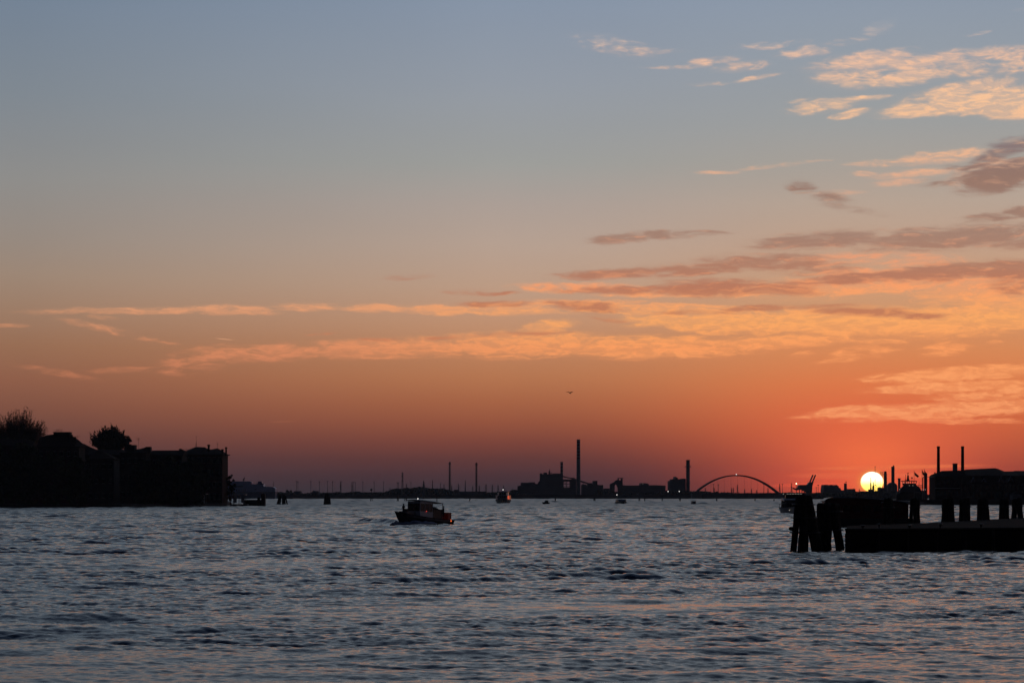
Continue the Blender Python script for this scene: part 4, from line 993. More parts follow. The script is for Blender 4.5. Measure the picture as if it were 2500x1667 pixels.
# -- dark ship with wheelhouse near the sun
sc = Sc(2222, 1400, 0)
t = thing('moored_ship', 'dark ship with tiered wheelhouse and tall mast right of the sun', 'ship', sc.loc())
MB().prism(sc.pl([(2188,1230),(2262,1230),(2266,1208),(2252,1202),(2205,1200),(2190,1206)]), 0, 3).obj('hull', RUBR, t)
MB().prism(sc.pl([(2196,1204),(2252,1206),(2248,1192),(2238,1184),(2208,1184),(2200,1192)]), .5, 3.5).obj('superstructure', CONCD, t)
m = MB(); m.prism(sc.pl([(2205,1184.05),(2237,1184.05),(2237,1179.5),(2205,1179.5)]), .5, 3.2); m.obj('wheelhouse', CONCD, t)
m = MB(); m.box(sc.x(2202.5),sc.x(2238.5),-.5,4.5,sc.z(1175),sc.z(1173.2))
for px in (2203.5,2208.5,2214,2219,2225,2230.5,2236.5): m.box(sc.x(px),sc.x(px+1.4),-.2,.2,sc.z(1179.5),sc.z(1175))
m.obj('bridge_roof', CONCD, t)
m = MB(); m.bar((sc.x(2219.5),4,sc.z(1173.2)),(sc.x(2219.5),4,sc.z(1160)),.8,.45,8).bar((sc.x(2219.5),4,sc.z(1160)),(sc.x(2219.5),4,sc.z(1152)),.2,.12,6)
m.bar((sc.x(2216.8),4,sc.z(1155)),(sc.x(2222),4,sc.z(1155)),.14,n=5).bar((sc.x(2217.5),4,sc.z(1161)),(sc.x(2221.5),4,sc.z(1161)),.3,n=5).bar((sc.x(2216),4,sc.z(1173)),(sc.x(2218.8),4,sc.z(1168)),.3,n=5).bar((sc.x(2223),4,sc.z(1173)),(sc.x(2220.2),4,sc.z(1168)),.3,n=5); m.obj('mast', IRON, t)
m = MB()
for px, tp in ((2212.5,1169),(2228.5,1165),(2213,1158),(2246,1176)): m.bar((sc.x(px),3,sc.z(1184 if px < 2240 else 1195)),(sc.x(px),3,sc.z(tp)),.12,n=5)
m.bar((sc.x(2211),3,sc.z(1170.5)),(sc.x(2214.5),3,sc.z(1170.5)),.2,n=5).bar((sc.x(2226.5),3,sc.z(1165.8)),(sc.x(2230.5),3,sc.z(1165.8)),.35,n=5); m.obj('aerial', IRON, t)
m = MB()
for py in (1184,1188): m.bar((sc.x(2238),2,sc.z(py)),(sc.x(2254),2,sc.z(py)),.12,n=5)
for px in (2240,2244,2248,2252): m.bar((sc.x(px),2,sc.z(1195)),(sc.x(px),2,sc.z(1183)),.1,n=5)
m.obj('deck_rail', IRON, t)
for px, py in ((2220,1185),(2228.5,1184.7),(2196,1194),(2205.5,1177.6),(2217.5,1177.6),(2212.5,1178)):
    lampball(t, 'deck_lamp', LAMPD, (sc.x(px), -.3, sc.z(py)), .2)
def flagpole(label, px, top, base, D, pts):
    sc = Sc(px, D, 1.7); t = thing('flagpole', label, 'flagpole', sc.loc(), 0, 'flagpoles on the right quay')
    MB().bar((0,0,0),(0,0,sc.z(top)),.14,.09,8).obj('pole', STEEL, t)
    m = MB(); n = 8; rings = []
    for k in range(n+1):
        f = k/n; a, b = pts[0], pts[1]; c, d = pts[3], pts[2]
        y = .25*math.sin(f*7)
        rings.append([(sc.x(a[0]+(b[0]-a[0])*f), y, sc.z(a[1]+(b[1]-a[1])*f+.5*math.sin(f*3.1))), (sc.x(c[0]+(d[0]-c[0])*f), y+.05, sc.z(c[1]+(d[1]-c[1])*f))])
    m.loft(rings, caps=False); m.loft([[(p[0],p[1]+.05,p[2]) for p in r_] for r_ in rings], caps=False); m.obj('flag', FLAGM, t)
flagpole('flagpole with drooping square flag right of the ship mast', 2231.8, 1148, 1200, 1300, [(2232.6,1151.5),(2244,1161.5),(2241,1165.8),(2233,1159.5)])
flagpole('flagpole with folded flag, left one of the pair by the silo', 2251, 1144.5, 1200, 1290, [(2251.2,1146),(2257,1156),(2256,1162),(2252,1157)])
flagpole('flagpole with folded flag against the silo, right one of the pair', 2256.8, 1144.5, 1200, 1285, [(2257,1146),(2261,1154),(2261,1162),(2257.5,1156)])

# ------------------------------------------------------------------ right bank factory
sc = Sc(2380, 1130, 1.7)
t = thing('factory', 'long dark brick factory with twin chimneys at the right edge', 'factory', sc.loc())
PF = lambda pts, y: [(sc.xd(a, y), sc.zd(b, y)) for a, b in pts]
MB().box(sc.xd(2268.5,16), sc.xd(2345,0), 0, 16, 0, sc.z(1162.5)).obj('wall', BRICK, t)
MB().box(sc.xd(2345,0)+.02, sc.xd(2640,0), -3, 30, 0, sc.z(1160)).obj('wall', BRICK, t)
def roof(pts, y0, y1, zb, xmin, m_=TILE):
    m = MB(); cy = (y0+y1)/2; pts = [(max(x, xmin), z) for x, z in PF(pts, cy)]
    fr_ = [(x,y0,zb) for x,_ in pts]; r1 = [(x,cy-2,z) for x,z in pts]; r2 = [(x,cy+2,z) for x,z in pts]; bk_ = [(x,y1,zb) for x,_ in pts]
    m.loft([fr_, r1, r2, bk_], caps=False); m.add([fr_[0],r1[0],r2[0],bk_[0]],[(0,1,2,3)]); m.add([fr_[-1],r1[-1],r2[-1],bk_[-1]],[(3,2,1,0)]); m.obj('roof', m_, t)
roof([(2267,1162.6),(2275,1158.5),(2301,1149),(2352,1147.5)], -1, 17, sc.z(1163.2), sc.xd(2267.5,16))
roof([(2344,1148),(2362,1145.5),(2392,1144),(2427,1142.3),(2434,1144),(2450,1150.5),(2476,1150),(2478,1149),(2640,1150)], -4, 31, sc.z(1160.7), sc.xd(2343,0))
MB().box(sc.xd(2268.5,16), sc.xd(2344,0), -.35, -.003, sc.z(1192), sc.z(1190.5)).obj('string_course', STONE, t)
m = MB(); m.box(sc.xd(2265,16),sc.xd(2268.4,16),-1.1,17,sc.zd(1164.4,16),sc.zd(1163.2,16)); m.obj('gutter', STEEL, t)
for (px, rr, top) in ((2291,3.6,1089),(2350,3.7,1089)):
    y_ = 9 if px < 2300 else 14; x_ = sc.xd(px, y_); zz = lambda p: sc.zd(p, y_)
    m = MB(); r_ = rr*sc.s; zt = zz(top)
    m.lathe([(r_*1.16,zz(1165)),(r_*1.06,zz(1130)),(r_*.98,zz(1098)),(r_*.96,zz(1094)),(r_*1.10,zz(1093.5)),(r_*1.10,zz(1090.5)),(r_*1.0,zz(1090)),(r_*1.0,zt),(r_*.7,zt)], x_, y_, 16)
    ch = m.obj('chimney', BRICK, t)
    for py in (1102,1112,1122,1132,1142):
        m = MB(); k_ = 1.0+(py-1098)*.002; m.lathe([(r_*(k_+.08),zz(py+.8)),(r_*(k_+.08),zz(py))], x_, y_, 16); m.obj('iron_band', IRON, ch)
m = MB(); m.box(sc.xd(2326.8,10),sc.xd(2336.6,10),9,11.2,sc.zd(1160,10),sc.zd(1132,10)); m.box(sc.xd(2326.2,10),sc.xd(2337.2,10),8.8,11.4,sc.zd(1131.99,10),sc.zd(1130.8,10)); m.obj('vent_stack', CONC, t)
m = MB(); m.box(sc.xd(2281,7),sc.xd(2283.6,7),6.7,7.3,sc.zd(1160,7),sc.zd(1152.5,7)); m.obj('chimney', BRICK, t)
for k, px in enumerate((2372,2398,2440,2463)):   # gabled dormers
    m = MB(); w = (5,6,8,8)[k]; h = (12,10,14,14)[k]
    m.prism(sc.pl([(px-w,1176),(px,1176-h),(px+w,1176)]), -4.2, 2); d = m.obj('gable', WHITE, t)
    m = MB(); m.prism(sc.pl([(px-w+1.6,1176.5),(px,1176-h+2.6),(px+w-1.6,1176.5)]), -4.45, -4.22); m.obj('gable_window', GLASS, d)
windows(t, [sc.x(p) for p in range(2290,2344,9)], [sc.z(1176), sc.z(1204)], 1.1, 2.2, 0, False, BRICK)
windows(t, [sc.x(p) for p in range(2352,2500,10)], [sc.z(1190), sc.z(1207)], 1.1, 2.4, -3, False, BRICK)
MB().box(sc.x(2425),sc.x(2430),-3.3,-3.003,0,sc.z(1202)).obj('door', PLASTP, t)
# quay furniture in front of factory
sc = Sc(2300, 1102, 1.7); t = thing('quay_wall', 'low pale parapet wall along the factory quay', 'wall', sc.loc())
MB().box(sc.x(2246), sc.x(2640), .5, 1.2, 0, 1.1).obj('parapet', QUAYM, t)
sc = Sc(2480, 1108, 1.7); t = thing('shed', 'small hipped shed at the right foot of the factory', 'shed', sc.loc())
MB().box(sc.x(2472),sc.x(2496),0,6,0,sc.z(1206)).obj('wall', CONC, t); m = MB(); m.prism(sc.pl([(2471,1206),(2484,1199),(2497,1206)]), -.3, 6.3); m.obj('roof', TILE, t)

# ------------------------------------------------------------------ far shore
DF = 3310
def tower_stack(name, label, px, D, w0, w1, top, base=1216, m_=CONC, rings=(), ringm=STEEL, cap=True, cat='chimney', group=None, n=14, platforms=()):
    sc = Sc(px, D, 1.6); t = thing(name, label, cat, sc.loc(), 0, group)
    r0, r1 = w0*sc.s/2, w1*sc.s/2; zt = sc.z(top)
    pr = [(r0,0),(r0+(r1-r0)*.5,zt*.5),(r1,zt-.6)]
    if cap: pr += [(r1*1.12,zt-.5),(r1*1.12,zt),(r1*.8,zt)]
    else: pr += [(r1,zt)]
    MB().lathe(pr, n=n).obj('shaft', m_, t)
    for py in rings:
        z = sc.z(py); r_ = (r0+(r1-r0)*z/zt)
        MB().lathe([(r_*1.02,z),(r_*1.03,z+.1),(r_*1.03,z+1.5),(r_*1.02,z+1.6)], n=n).obj('painted_band', REDP, t)
    for py, ex in platforms:
        z = sc.z(py); r_ = (r0+(r1-r0)*z/zt)
        m = MB(); m.lathe([(r_*1.05,z),(r_+ex*sc.s,z+.2),(r_+ex*sc.s,z+.5),(r_*1.05,z+.6)], n=n)
        for i in range(8): a = math.pi*i/4; q_ = r_+ex*sc.s*.95; m.bar((q_*math.cos(a),q_*math.sin(a),z+.5),(q_*math.cos(a),q_*math.sin(a),z+1.7),.12,n=4)
        m.obj('platform', STEEL, t)
    return t, sc
def block(name, label, px0, px1, D, tops, depth=30, m_=CONCD, cat='building', extra=None, base=1217, group=None, panels=True):
    pc = (px0+px1)/2; sc = Sc(pc, D, 1.6); t = thing(name, label, cat, sc.loc(), 0, group)
    MB().prism(sc.pl([(px0,tops[0][1]) if False else (px0, base)]+[(a, b) for a, b in tops]+[(px1, base)]), 0, depth).obj('wall', m_, t)
    return t, sc
# power station
t, sc = block('boiler_house', 'biggest dark block of the power station with roof clutter', 1314, 1374.5, DF,
    [(1314,1177),(1318.3,1173),(1319,1157.5),(1374.4,1156.5)], 60, cat='power station')
m = MB(); m.prism(sc.pl([(1316.8,1159),(1318.3,1155.4),(1324,1154.8),(1324,1158)]), -.5, 6); m.box(sc.x(1327),sc.x(1336),10,20,sc.z(1157.5),sc.z(1153)); m.box(sc.x(1339.5),sc.x(1343.5),8,14,sc.z(1157.5),sc.z(1149.5)); m.box(sc.x(1345),sc.x(1347),8,12,sc.z(1157.5),sc.z(1152.5)); m.box(sc.x(1341),sc.x(1342.4),9,11,sc.z(1149.5),sc.z(1146.5))
m.box(sc.x(1349),sc.x(1372),5,30,sc.z(1156.9),sc.z(1155.4)); m.obj('roof_plant', CONCD, t)
m = MB()
for k in range(5): m.bar((sc.x(1350+k*5),6,sc.z(1156)),(sc.x(1350+k*5),6,sc.z(1153.8)),.15,n=4)
m.bar((sc.x(1342),10,sc.z(1147)),(sc.x(1342),10,sc.z(1144)),.2,n=4); m.obj('aerial', IRON, t)
t, sc = block('turbine_hall', 'low stepped hall left of the biggest power station block', 1263, 1313.8, DF,
    [(1263.5,1186),(1271,1185),(1271.5,1177.5),(1290,1177.8),(1291,1176.6),(1305.8,1176.8),(1306,1180),(1313.8,1181)], 50, cat='power station')
for px in (1278,1285,1292,1299): MB().box(sc.x(px),sc.x(px+3),-.25,-.01,sc.z(1206),sc.z(1203)).obj('window', GLASS, t)
tower_stack('chimney', 'short thick chimney rising from the big power station block', 1371.3, DF+25, 7.4, 6.2, 1127, m_=CONC, rings=(1150,1142,1134), cat='chimney')
tower_stack('chimney', 'tallest banded chimney of the power station', 1412.2, DF-5, 10.6, 8.2, 1072.5, m_=CONC, rings=(1120,1112,1104,1096,1088,1080), cat='chimney')
sc = Sc(1390, DF-2, 1.6); t = thing('conveyor_bridge', 'sloping conveyor on an open steel frame beside the tallest chimney', 'conveyor', sc.loc())
MB().prism(sc.pl([(1374.6,1161.2),(1392,1165.8),(1403,1165.8),(1403.2,1168.2),(1407.8,1168.4),(1407.8,1172),(1374.6,1164)]), 2, 6).obj('gallery', CONCD, t)
m = MB(); m.box(sc.x(1374.6),sc.x(1407.8),2,6,sc.z(1175),sc.z(1169.8)); m.obj('lower_gallery', CONCD, t)
m = MB()
for px in (1375.6,1382.8,1391.5,1393): m.bar((sc.x(px),3,sc.z(1190)),(sc.x(px),3,sc.z(1170)),.45,n=5)
for py in (1181,1187.5): m.bar((sc.x(1375),3,sc.z(py)),(sc.x(1393),3,sc.z(py)),.4,n=5)
m.bar((sc.x(1375),3,sc.z(1175)),(sc.x(1382.8),3,sc.z(1181)),.3,n=5); m.obj('frame', STEEL, t)
MB().box(sc.x(1374.6),sc.x(1394),3.5,20,0,sc.z(1190)).obj('plinth', CONCD, t)
MB().box(sc.x(1394),sc.x(1407),3.5,20,0,sc.z(1175)).obj('filter_house', CONCD, t)
sc = Sc(1435, DF+3, 1.6); t = thing('conveyor_bridge', 'sloping conveyor descending right from the tallest chimney', 'conveyor', sc.loc())
MB().prism(sc.pl([(1417,1172),(1437,1178.5),(1446,1178.5),(1446,1181),(1435,1181.2),(1417,1176)]), 2, 6).obj('gallery', CONCD, t)
m = MB()
for px in (1424,1434): m.bar((sc.x(px),3,0),(sc.x(px),3,sc.z(1178)),.4,n=5)
m.parts('trestle', STEEL, t)
block('plant_building', 'blocky building under the descending conveyor', 1420, 1434, DF, [(1420,1184),(1422,1181.6),(1430,1181.8),(1434,1186)], 30)
block('plant_building', 'tower shaped building at the end of the descending conveyor', 1434.1, 1458.6, DF, [(1434.2,1181.4),(1447.9,1180.5),(1448,1173.4),(1458.5,1173.2),(1458.6,1181)], 30)
block('plant_building', 'low block right of the conveyor tower building', 1459, 1473, DF, [(1459,1183),(1466,1183.6),(1472.8,1183.4)], 26)
block('plant_building', 'narrow low shed left of the arched loading tower', 1475, 1488, DF, [(1475,1192),(1488,1191.7)], 26)
# loading tower with arch opening
sc = Sc(1505, DF, 1.6); t = thing('loading_tower', 'loading tower with arched opening and flat projecting head', 'tower', sc.loc())
m = MB(); m.prism(sc.pl([(1489.5,1217),(1489.8,1181.5),(1500,1176),(1503.5,1172),(1508.5,1171),(1509,1172),(1520,1172),(1520.5,1186),(1520.5,1217),(1510,1217),(1509,1190),(1506.6,1184),(1503.4,1181.5),(1501,1184),(1500.5,1196),(1500.5,1217)]), 0, 20); m.obj('housing', CONCD, t)
m = MB(); m.box(sc.x(1508),sc.x(1521),-1,16,sc.z(1167.2),sc.z(1166.1)); m.box(sc.x(1516.5),sc.x(1520),1,15,sc.z(1172),sc.z(1167.2)); m.box(sc.x(1508.6),sc.x(1511),1,15,sc.z(1172),sc.z(1167.2)); m.bar((sc.x(1521),0,sc.z(1166.3)),(sc.x(1523),0,sc.z(1166.2)),.3,n=4); m.obj('head', CONCD, t)
block('storehouse', 'long flat roofed storehouse with a small raised box on the roof', 1521, 1625, DF-4,
   [(1521,1185.5),(1524,1183.6),(1527,1184.6),(1566,1184.3),(1566.2,1178.6),(1576,1178.8),(1583.5,1180.5),(1584,1184),(1600,1183.7),(1624.8,1185)], 60)
block('boiler_house', 'dark boiler block with twin vents left of the platformed chimney', 1634.5, 1674.5, DF,
   [(1634.5,1173.6),(1639,1173),(1639.5,1169.2),(1648,1169.2),(1648.2,1163.2),(1651,1163.2),(1651.2,1166),(1652.4,1165),(1654.8,1166),(1655,1169.2),(1664,1169),(1666,1167.6),(1674.4,1168)], 40, cat='power station')
t, sc = tower_stack('chimney', 'thick chimney ringed by access platforms beside the boiler block', 1679.6, DF, 9.6, 8.6, 1122.5, m_=CONC, platforms=((1125,1.0),(1133,.6),(1141,4.5),(1139,3.2),(1150,1.0),(1158,1.2),(1180,1.4)), cat='chimney')
sm = MB()
# smoke wisp
smoke = bpy.data.materials.new('smoke'); smoke.use_nodes = True; st_ = smoke.node_tree
for n_ in list(st_.nodes): st_.nodes.remove(n_)
pv = st_.nodes.new('ShaderNodeVolumePrincipled'); om = st_.nodes.new('ShaderNodeOutputMaterial'); pv.inputs['Color'].default_value = (.2,.18,.18,1); pv.inputs['Density'].default_value = .035
st_.links.new(pv.outputs[0], om.inputs['Volume'])
sc = Sc(1697, DF+60, 40)
random.seed(4); t = thing('smoke_plume', 'faint wisp of smoke drifting right of the platformed chimney', 'smoke', sc.loc()); t['kind'] = 'stuff'
m = MB(); rings = []
for k in range(9):
    f = k/8; px = 1686+19*f; py = 1164.2-4*f; r_ = (.5+1.1*math.sin(math.pi*f)**.7)*sc.s*(1+.2*math.sin(k*2.1))
    rings.append([(sc.x(px), r_*math.cos(a), sc.z(py)+r_*.7*math.sin(a)) for a in [2*math.pi*i/8 for i in range(8)]])
m.loft(rings, closed=True); m.obj('smoke', smoke, t)
# street lamps of the works
def lamp_post(label, px, py, D=DF-25, r=.55, m_=LAMPW, z0=1.6):
    sc = Sc(px, D, z0); t = thing('lamp_post', label, 'lamp', sc.loc(), 0, 'lit lamps on the far shore')
    h = max(sc.z(py), 1.5); MB().bar((0,0,0),(0,0,h-.3),.16,.12,5).obj('post', STEEL, t)
    lampball(t, 'lamp_head', m_, (0,-.2,h), r)
lamp_post('lit white lamp near the water left of the long storehouse', 1506, 1207.3)
lamp_post('lit white lamp in the gap between storehouse and boiler block', 1631, 1199)
lamp_post('brightest white lamp in front of the boiler block', 1658.2, 1199)
lamp_post('dim lamp on the roof line of the long storehouse', 1569.5, 1180.6, DF-5, .35, LAMPD)
lamp_post('faint lamp low before the wooded hill', 984, 1202, DF-5, .3, LAMPD)
# flare stacks
def flare(label, px, top, D=DF+40):
    sc = Sc(px, D, 1.6); t = thing('flare_stack', label, 'flare stack', sc.loc(), 0, 'pair of flare stacks'); zt = sc.z(top)
    MB().lathe([(1.05,0),(.85,zt*.7),(.75,zt-4),(1.2,zt-3.6),(1.1,zt),(.5,zt)], n=10).obj('stack', IRON, t)
    m = MB()
    for a in range(3):
        c_, s_ = math.cos(a*2.094+.5), math.sin(a*2.094+.5); m.bar((1.9*c_,1.9*s_,0),(1.45*c_,1.45*s_,zt-2),.16,n=4)
    k = 16
    for i in range(k):
        z0, z1 = (zt-2)*i/k, (zt-2)*(i+1)/k
        for a in range(3):
            p0 = 1.9-.45*i/k; p1 = 1.9-.45*(i+1)/k; a0, a1 = a*2.094+.5, (a+1)*2.094+.5
            m.bar((p0*math.cos(a0),p0*math.sin(a0),z0),(p1*math.cos(a1),p1*math.sin(a1),z1),.09,n=3)
    m.obj('lattice', STEEL, t)
    for i in range(5): 
        z = zt*(.2+.19*i); MB().lathe([(1.6,z),(2.35,z+.1),(2.35,z+.5),(1.6,z+.55)], n=10).obj('platform', STEEL, t)
    MB().bar((.6,0,zt-.1),(.9,0,zt+1.2),.35,.1,6).obj('burner_tip', IRON, t)
flare('left flare stack, slim and tall with lattice casing, above the crane boat', 1098, 1127.5)
flare('right flare stack, slim and tall with lattice casing', 1163, 1129.5)
# high mast lights
def mast_light(px, top, D, idx_label, base=None):
    sc = Sc(px, D, 1.6); zt = sc.z(top)
    t = thing('mast_light', idx_label, 'light mast', sc.loc(), 0, 'high mast lights of the port')
    MB().bar((0,0,0),(0,0,zt),.42,.22,6).obj('pole', STEEL, t)
    MB().lathe([(.3,zt-.5),(1.0,zt-.3),(1.1,zt+.3),(.4,zt+.7)], n=8).obj('lamp_ring', STEEL, t)
left_masts = [(724,1174.8),(727.6,1176),(759,1175),(780,1176),(799.8,1174.8),(811.8,1176),(832.8,1175),(863.5,1177),(867.5,1177.5),(886,1176),(913.5,1177),(936.6,1177)]
nl = ['leftmost thin light mast, above the low block on the far shore','thin light mast paired closely right of the leftmost one','light mast left of the small hipped roof far off','light mast at the right end of the hipped roof far off','light mast directly above the plank clad dolphin','light mast next right of the one above the plank dolphin','light mast against the first lattice pylon','light mast just right of the second lattice pylon','short light mast second right of the second lattice pylon','lone thick light mast left of the lantern channel marker','light mast just right of the lantern channel marker','light mast at the left foot of the wooded hill']
for (px, tp), l in zip(left_masts, nl): mast_light(px, tp, DF+60, l)
for (px, tp), l in zip([(970,1178),(973.2,1178.6),(1003.5,1178),(1075.5,1181),(1742,1182),(1754,1183.2),(1864.5,1182),(1910.3,1182.4),(1997.5,1184),(2065.5,1176),(1993,1190)],
    ['left mast of the close pair on the wooded hill','right mast of the close pair on the wooded hill','light mast left of the hilltop column','light mast left of the left flare stack','leftmost light mast seen through the arch bridge','second light mast seen through the arch bridge','light mast under the right flank of the arch','light mast just outside the right foot of the arch','light mast right of the gantry crane booms','light mast against the sunset left of the sun','short light mast right of the gantry crane']):
    mast_light(px, tp, DF+70, l)
# pylons
def pylon(label, px, top, D=4300, w=5.0, arms=3, group='electricity pylons', name='pylon'):
    sc = Sc(px, D, 1.6); zt = sc.z(top); b = w*sc.s/2
    t = thing(name, label, 'pylon', sc.loc(), 0, group)
    m = MB(); th = .35
    for sx_ in (-1,1):
        for sy_ in (-1,1): m.bar((sx_*b,sy_*b,0),(sx_*b*.22,sy_*b*.22,zt*.72),th,n=3).bar((sx_*b*.22,sy_*b*.22,zt*.72),(0,0,zt),th*.8,n=3)
    k = 6
    for i in range(k):
        f0, f1 = i/k*.72, (i+1)/k*.72; w0, w1 = b*(1-.78*i/k), b*(1-.78*(i+1)/k)
        for s_ in (-1,1): m.bar((-s_*w0,-w0,zt*f0),(s_*w1,-w1,zt*f1),th*.5,n=3)
    m.obj('lattice', STEEL, t)
    for i in range(arms):
        z = zt*(.70+.1*i); a = b*(1.5-.25*i); MB().prism([(-a,z),(0,z+zt*.035),(a,z),(0,z-zt*.005)], -.25, .25).obj('cross_arm', STEEL, t)
    return t
def lattice_tower(label, px, top, D, w, name='lattice_tower'):
    sc = Sc(px, D, 1.6); zt = sc.z(top); b = w*sc.s/2; t = thing(name, label, 'tower', sc.loc())
    m = MB()
    for sx_ in (-1,1):
        for sy_ in (-1,1): m.bar((sx_*b,sy_*b,0),(sx_*b*.45,sy_*b*.45,zt*.9),.3,n=3)
    k = 9
    for i in range(k):
        f0, f1 = i/k*.9, (i+1)/k*.9; w0, w1 = b*(1-.55*i/k), b*(1-.55*(i+1)/k)
        for s_ in (-1,1): m.bar((-s_*w0,-w0,zt*f0),(s_*w1,-w1,zt*f1),.22,n=3).bar((-w1,-w1,zt*f1),(w1,-w1,zt*f1),.2,n=3)
    m.obj('lattice', STEEL, t)
    for f in (.62,.8,.9): MB().lathe([(b*.9,zt*f),(b*1.05,zt*f+.5),(b*1.05,zt*f+1.3),(b*.7,zt*f+1.4)], n=10).obj('platform', STEEL, t)
    MB().bar((0,0,zt*.9),(0,0,zt),.3,.15,5).obj('antenna', IRON, t)
lattice_tower('tall lattice radio tower with platforms on the wooded hill', 982.5, 1150, DF+30, 5.0)
pylon('first lattice pylon, thick, right of the plank clad dolphin', 831.5, 1176, DF+40, 4.0)
pylon('second lattice pylon, thick, midway to the lantern marker', 859.5, 1175, DF+40, 4.0)
pyl = [(952,1190,'small pylon at the left foot of the wooded hill'),(992.5,1180,'pylon just right of the tall radio tower'),(1011,1187,'small pylon right of the radio tower'),(1084,1181,'pylon left of the left flare stack'),(1102.5,1184,'pylon touching the left flare stack'),(1119.5,1180,'pylon right of the left flare stack'),(1154,1186,'pylon left of the right flare stack'),(1170,1184,'pylon right of the right flare stack'),
 (1186.5,1181,'broad pylon, second right of the right flare stack'),(1202,1182,'third pylon right of the right flare stack'),(1216,1183,'pylon behind the passenger ferry roof'),(1229.5,1184,'pylon directly above the passenger ferry lamp'),(1250.5,1190,'pylon between passenger ferry and turbine hall'),
 (1722,1190,'pylon just inside the left foot of the arch'),(1743.5,1190,'pylon beside the leftmost mast under the arch'),(1786,1190,'small pylon left of the arch centre'),(1790.5,1189.5,'pylon left of the tall one at arch centre'),(1800.5,1182,'tallest pylon seen under the arch crown'),(1818,1193,'low pylon right of the arch crown'),(1834.5,1192,'low wide pylon in the right half of the arch'),(1847.5,1195,'lowest pylon in the right half of the arch'),(1875,1190,'pylon inside the right flank of the arch'),(1903.5,1180,'pylon with wide arms outside the right arch foot'),(1932.5,1178,'tall pylon left of the gantry crane'),(2084.5,1191,'tiny pylon left of the setting sun'),(2098,1193,'tiny pylon against the edge of the sun')]
for px, tp, l in pyl: pylon(l, px, tp, 4300 if tp > 1185 else 3700)
tower_stack('obelisk', 'pointed narrow tower left of the right flare stack', 1136, DF+20, 4, 1.2, 1172, m_=CONCD, cap=False, cat='tower', n=8)
pylon('thin pylon above the middle of the wooded hill', 1055.7, 1171, DF+50, 3.2)
sc = Sc(1034.5, DF-20, 1.6); t = thing('hilltop_column', 'dark column with a figure like top on the wooded hill', 'column', sc.loc())
MB().lathe([(1.7,0),(1.5,sc.z(1190)),(1.2,sc.z(1182)),(.9,sc.z(1179))], n=8).obj('shaft', CONCD, t); MB().lathe([(.5,sc.z(1179.1)),(.95,sc.z(1177)),(.4,sc.z(1174.5)),(.55,sc.z(1173.6)),(.1,sc.z(1172))], n=8).obj('finial', IRON, t)
pole = Sc(1030.5, DF-20, 1.6); t = thing('flagpole', 'thin pole beside the hilltop column', 'flagpole', pole.loc()); MB().bar((0,0,0),(0,0,pole.z(1183)),.3,.2,5).obj('pole', STEEL, t)
# low buildings of the far left shore
block('warehouse', 'flat roofed low block under the leftmost light masts', 717.5, 734, DF-5, [(717.5,1198.3),(734,1198.3)], 20)
block('warehouse', 'low building with hipped roof and dormer behind the water', 759, 780, DF-5, [(759,1202),(763,1199.5),(764,1197),(767,1197),(767.5,1198),(777,1198.2),(780,1202)], 20)
block('warehouse', 'very long low quay shed between the plank dolphin and the wooded hill', 781, 945, DF+20, [(781,1203),(845,1203.2),(846,1201.5),(935,1200.8),(945,1201)], 20)
block('warehouse', 'square low block left of the long shed by the flare stacks', 1107.5, 1121, DF-5, [(1107.5,1195),(1121,1194.6)], 20)
block('warehouse', 'long flat shed at the foot of the right flare stack', 1121.2, 1187, DF, [(1121.2,1199),(1187,1199.2)], 20)
block('warehouse', 'low shed between the right flare stack and the passenger ferry', 1187.2, 1215, DF+5, [(1187.2,1201.5),(1215,1201)], 20)
# far woods and scrub: read as one mass
def wood(name, label, prof, D, seed, depth=60, m_=LEAF):
    random.seed(seed); mb = MB()
    s = D/F
    for k in range(len(prof)-1):
        (a, ta), (b, tb) = prof[k], prof[k+1]
        n = max(2, int((b-a)*2.2))
        for i in range(n):
            f = (i+random.random())/n; px = a+(b-a)*f; tp = ta+(tb-ta)*f
            H = max(1.5, Z(tp, D)-1.6)*random.uniform(.86,1.04); dd = random.uniform(0, depth)
            cx = X(px, D); r = random.uniform(1.3,2.6)
            mb.bar((cx,D+dd,1.5),(cx,D+dd,1.6+H*.6),.3,.15,4)
            for q in range(3):
                oz = 1.6+H*(1-.27*q)-r*.8; o_ = Vector((cx+random.uniform(-1,1)*q,D+dd+random.uniform(-1,1),oz))
                rings = []
                for u in range(5):
                    ph = math.pi*u/4; rr = r*max(.05, math.sin(ph))*(1+.2*q)
                    rings.append([o_+Vector((rr*math.cos(2*math.pi*w/6)*random.uniform(.75,1.2), rr*math.sin(2*math.pi*w/6), -r*math.cos(ph)*random.uniform(.8,1.15))) for w in range(6)])
                mb.loft(rings, closed=True, caps=False)
    o = mb.obj(name, m_); tag(o, label, 'woodland', kind='stuff'); return o
wood('far_wood', 'dark tree line along the far left shore', [(600,1203),(675,1200.5),(684,1202),(699,1202),(701,1195),(702.5,1203),(716,1202),(736,1205),(757,1203),(783,1202),(810,1203),(815,1201),(840,1203),(870,1199.5),(874,1202),(938,1202)], DF-10, 31)
wood('far_wood', 'dark wooded hill rising behind the crane boat', [(938,1201),(950,1196.5),(965,1192.5),(975,1193.5),(990,1191),(1000,1193),(1015,1189.5),(1025,1188.5),(1040,1191),(1047,1192.5),(1060,1193),(1075,1191.5),(1082,1193),(1095,1196),(1106,1199),(1110,1202)], DF-12, 32)
wood('far_wood', 'low tree line either side of the passenger ferry', [(1186,1202),(1240,1200),(1252,1196),(1264,1195.5),(1268,1203)], DF-14, 33)
wood('far_wood', 'low scrub line between storehouse and arch bridge', [(1455,1196),(1490,1196),(1500,1200),(1530,1204),(1620,1200),(1635,1198),(1685,1198.5),(1700,1200),(1735,1200)], DF-14, 34)
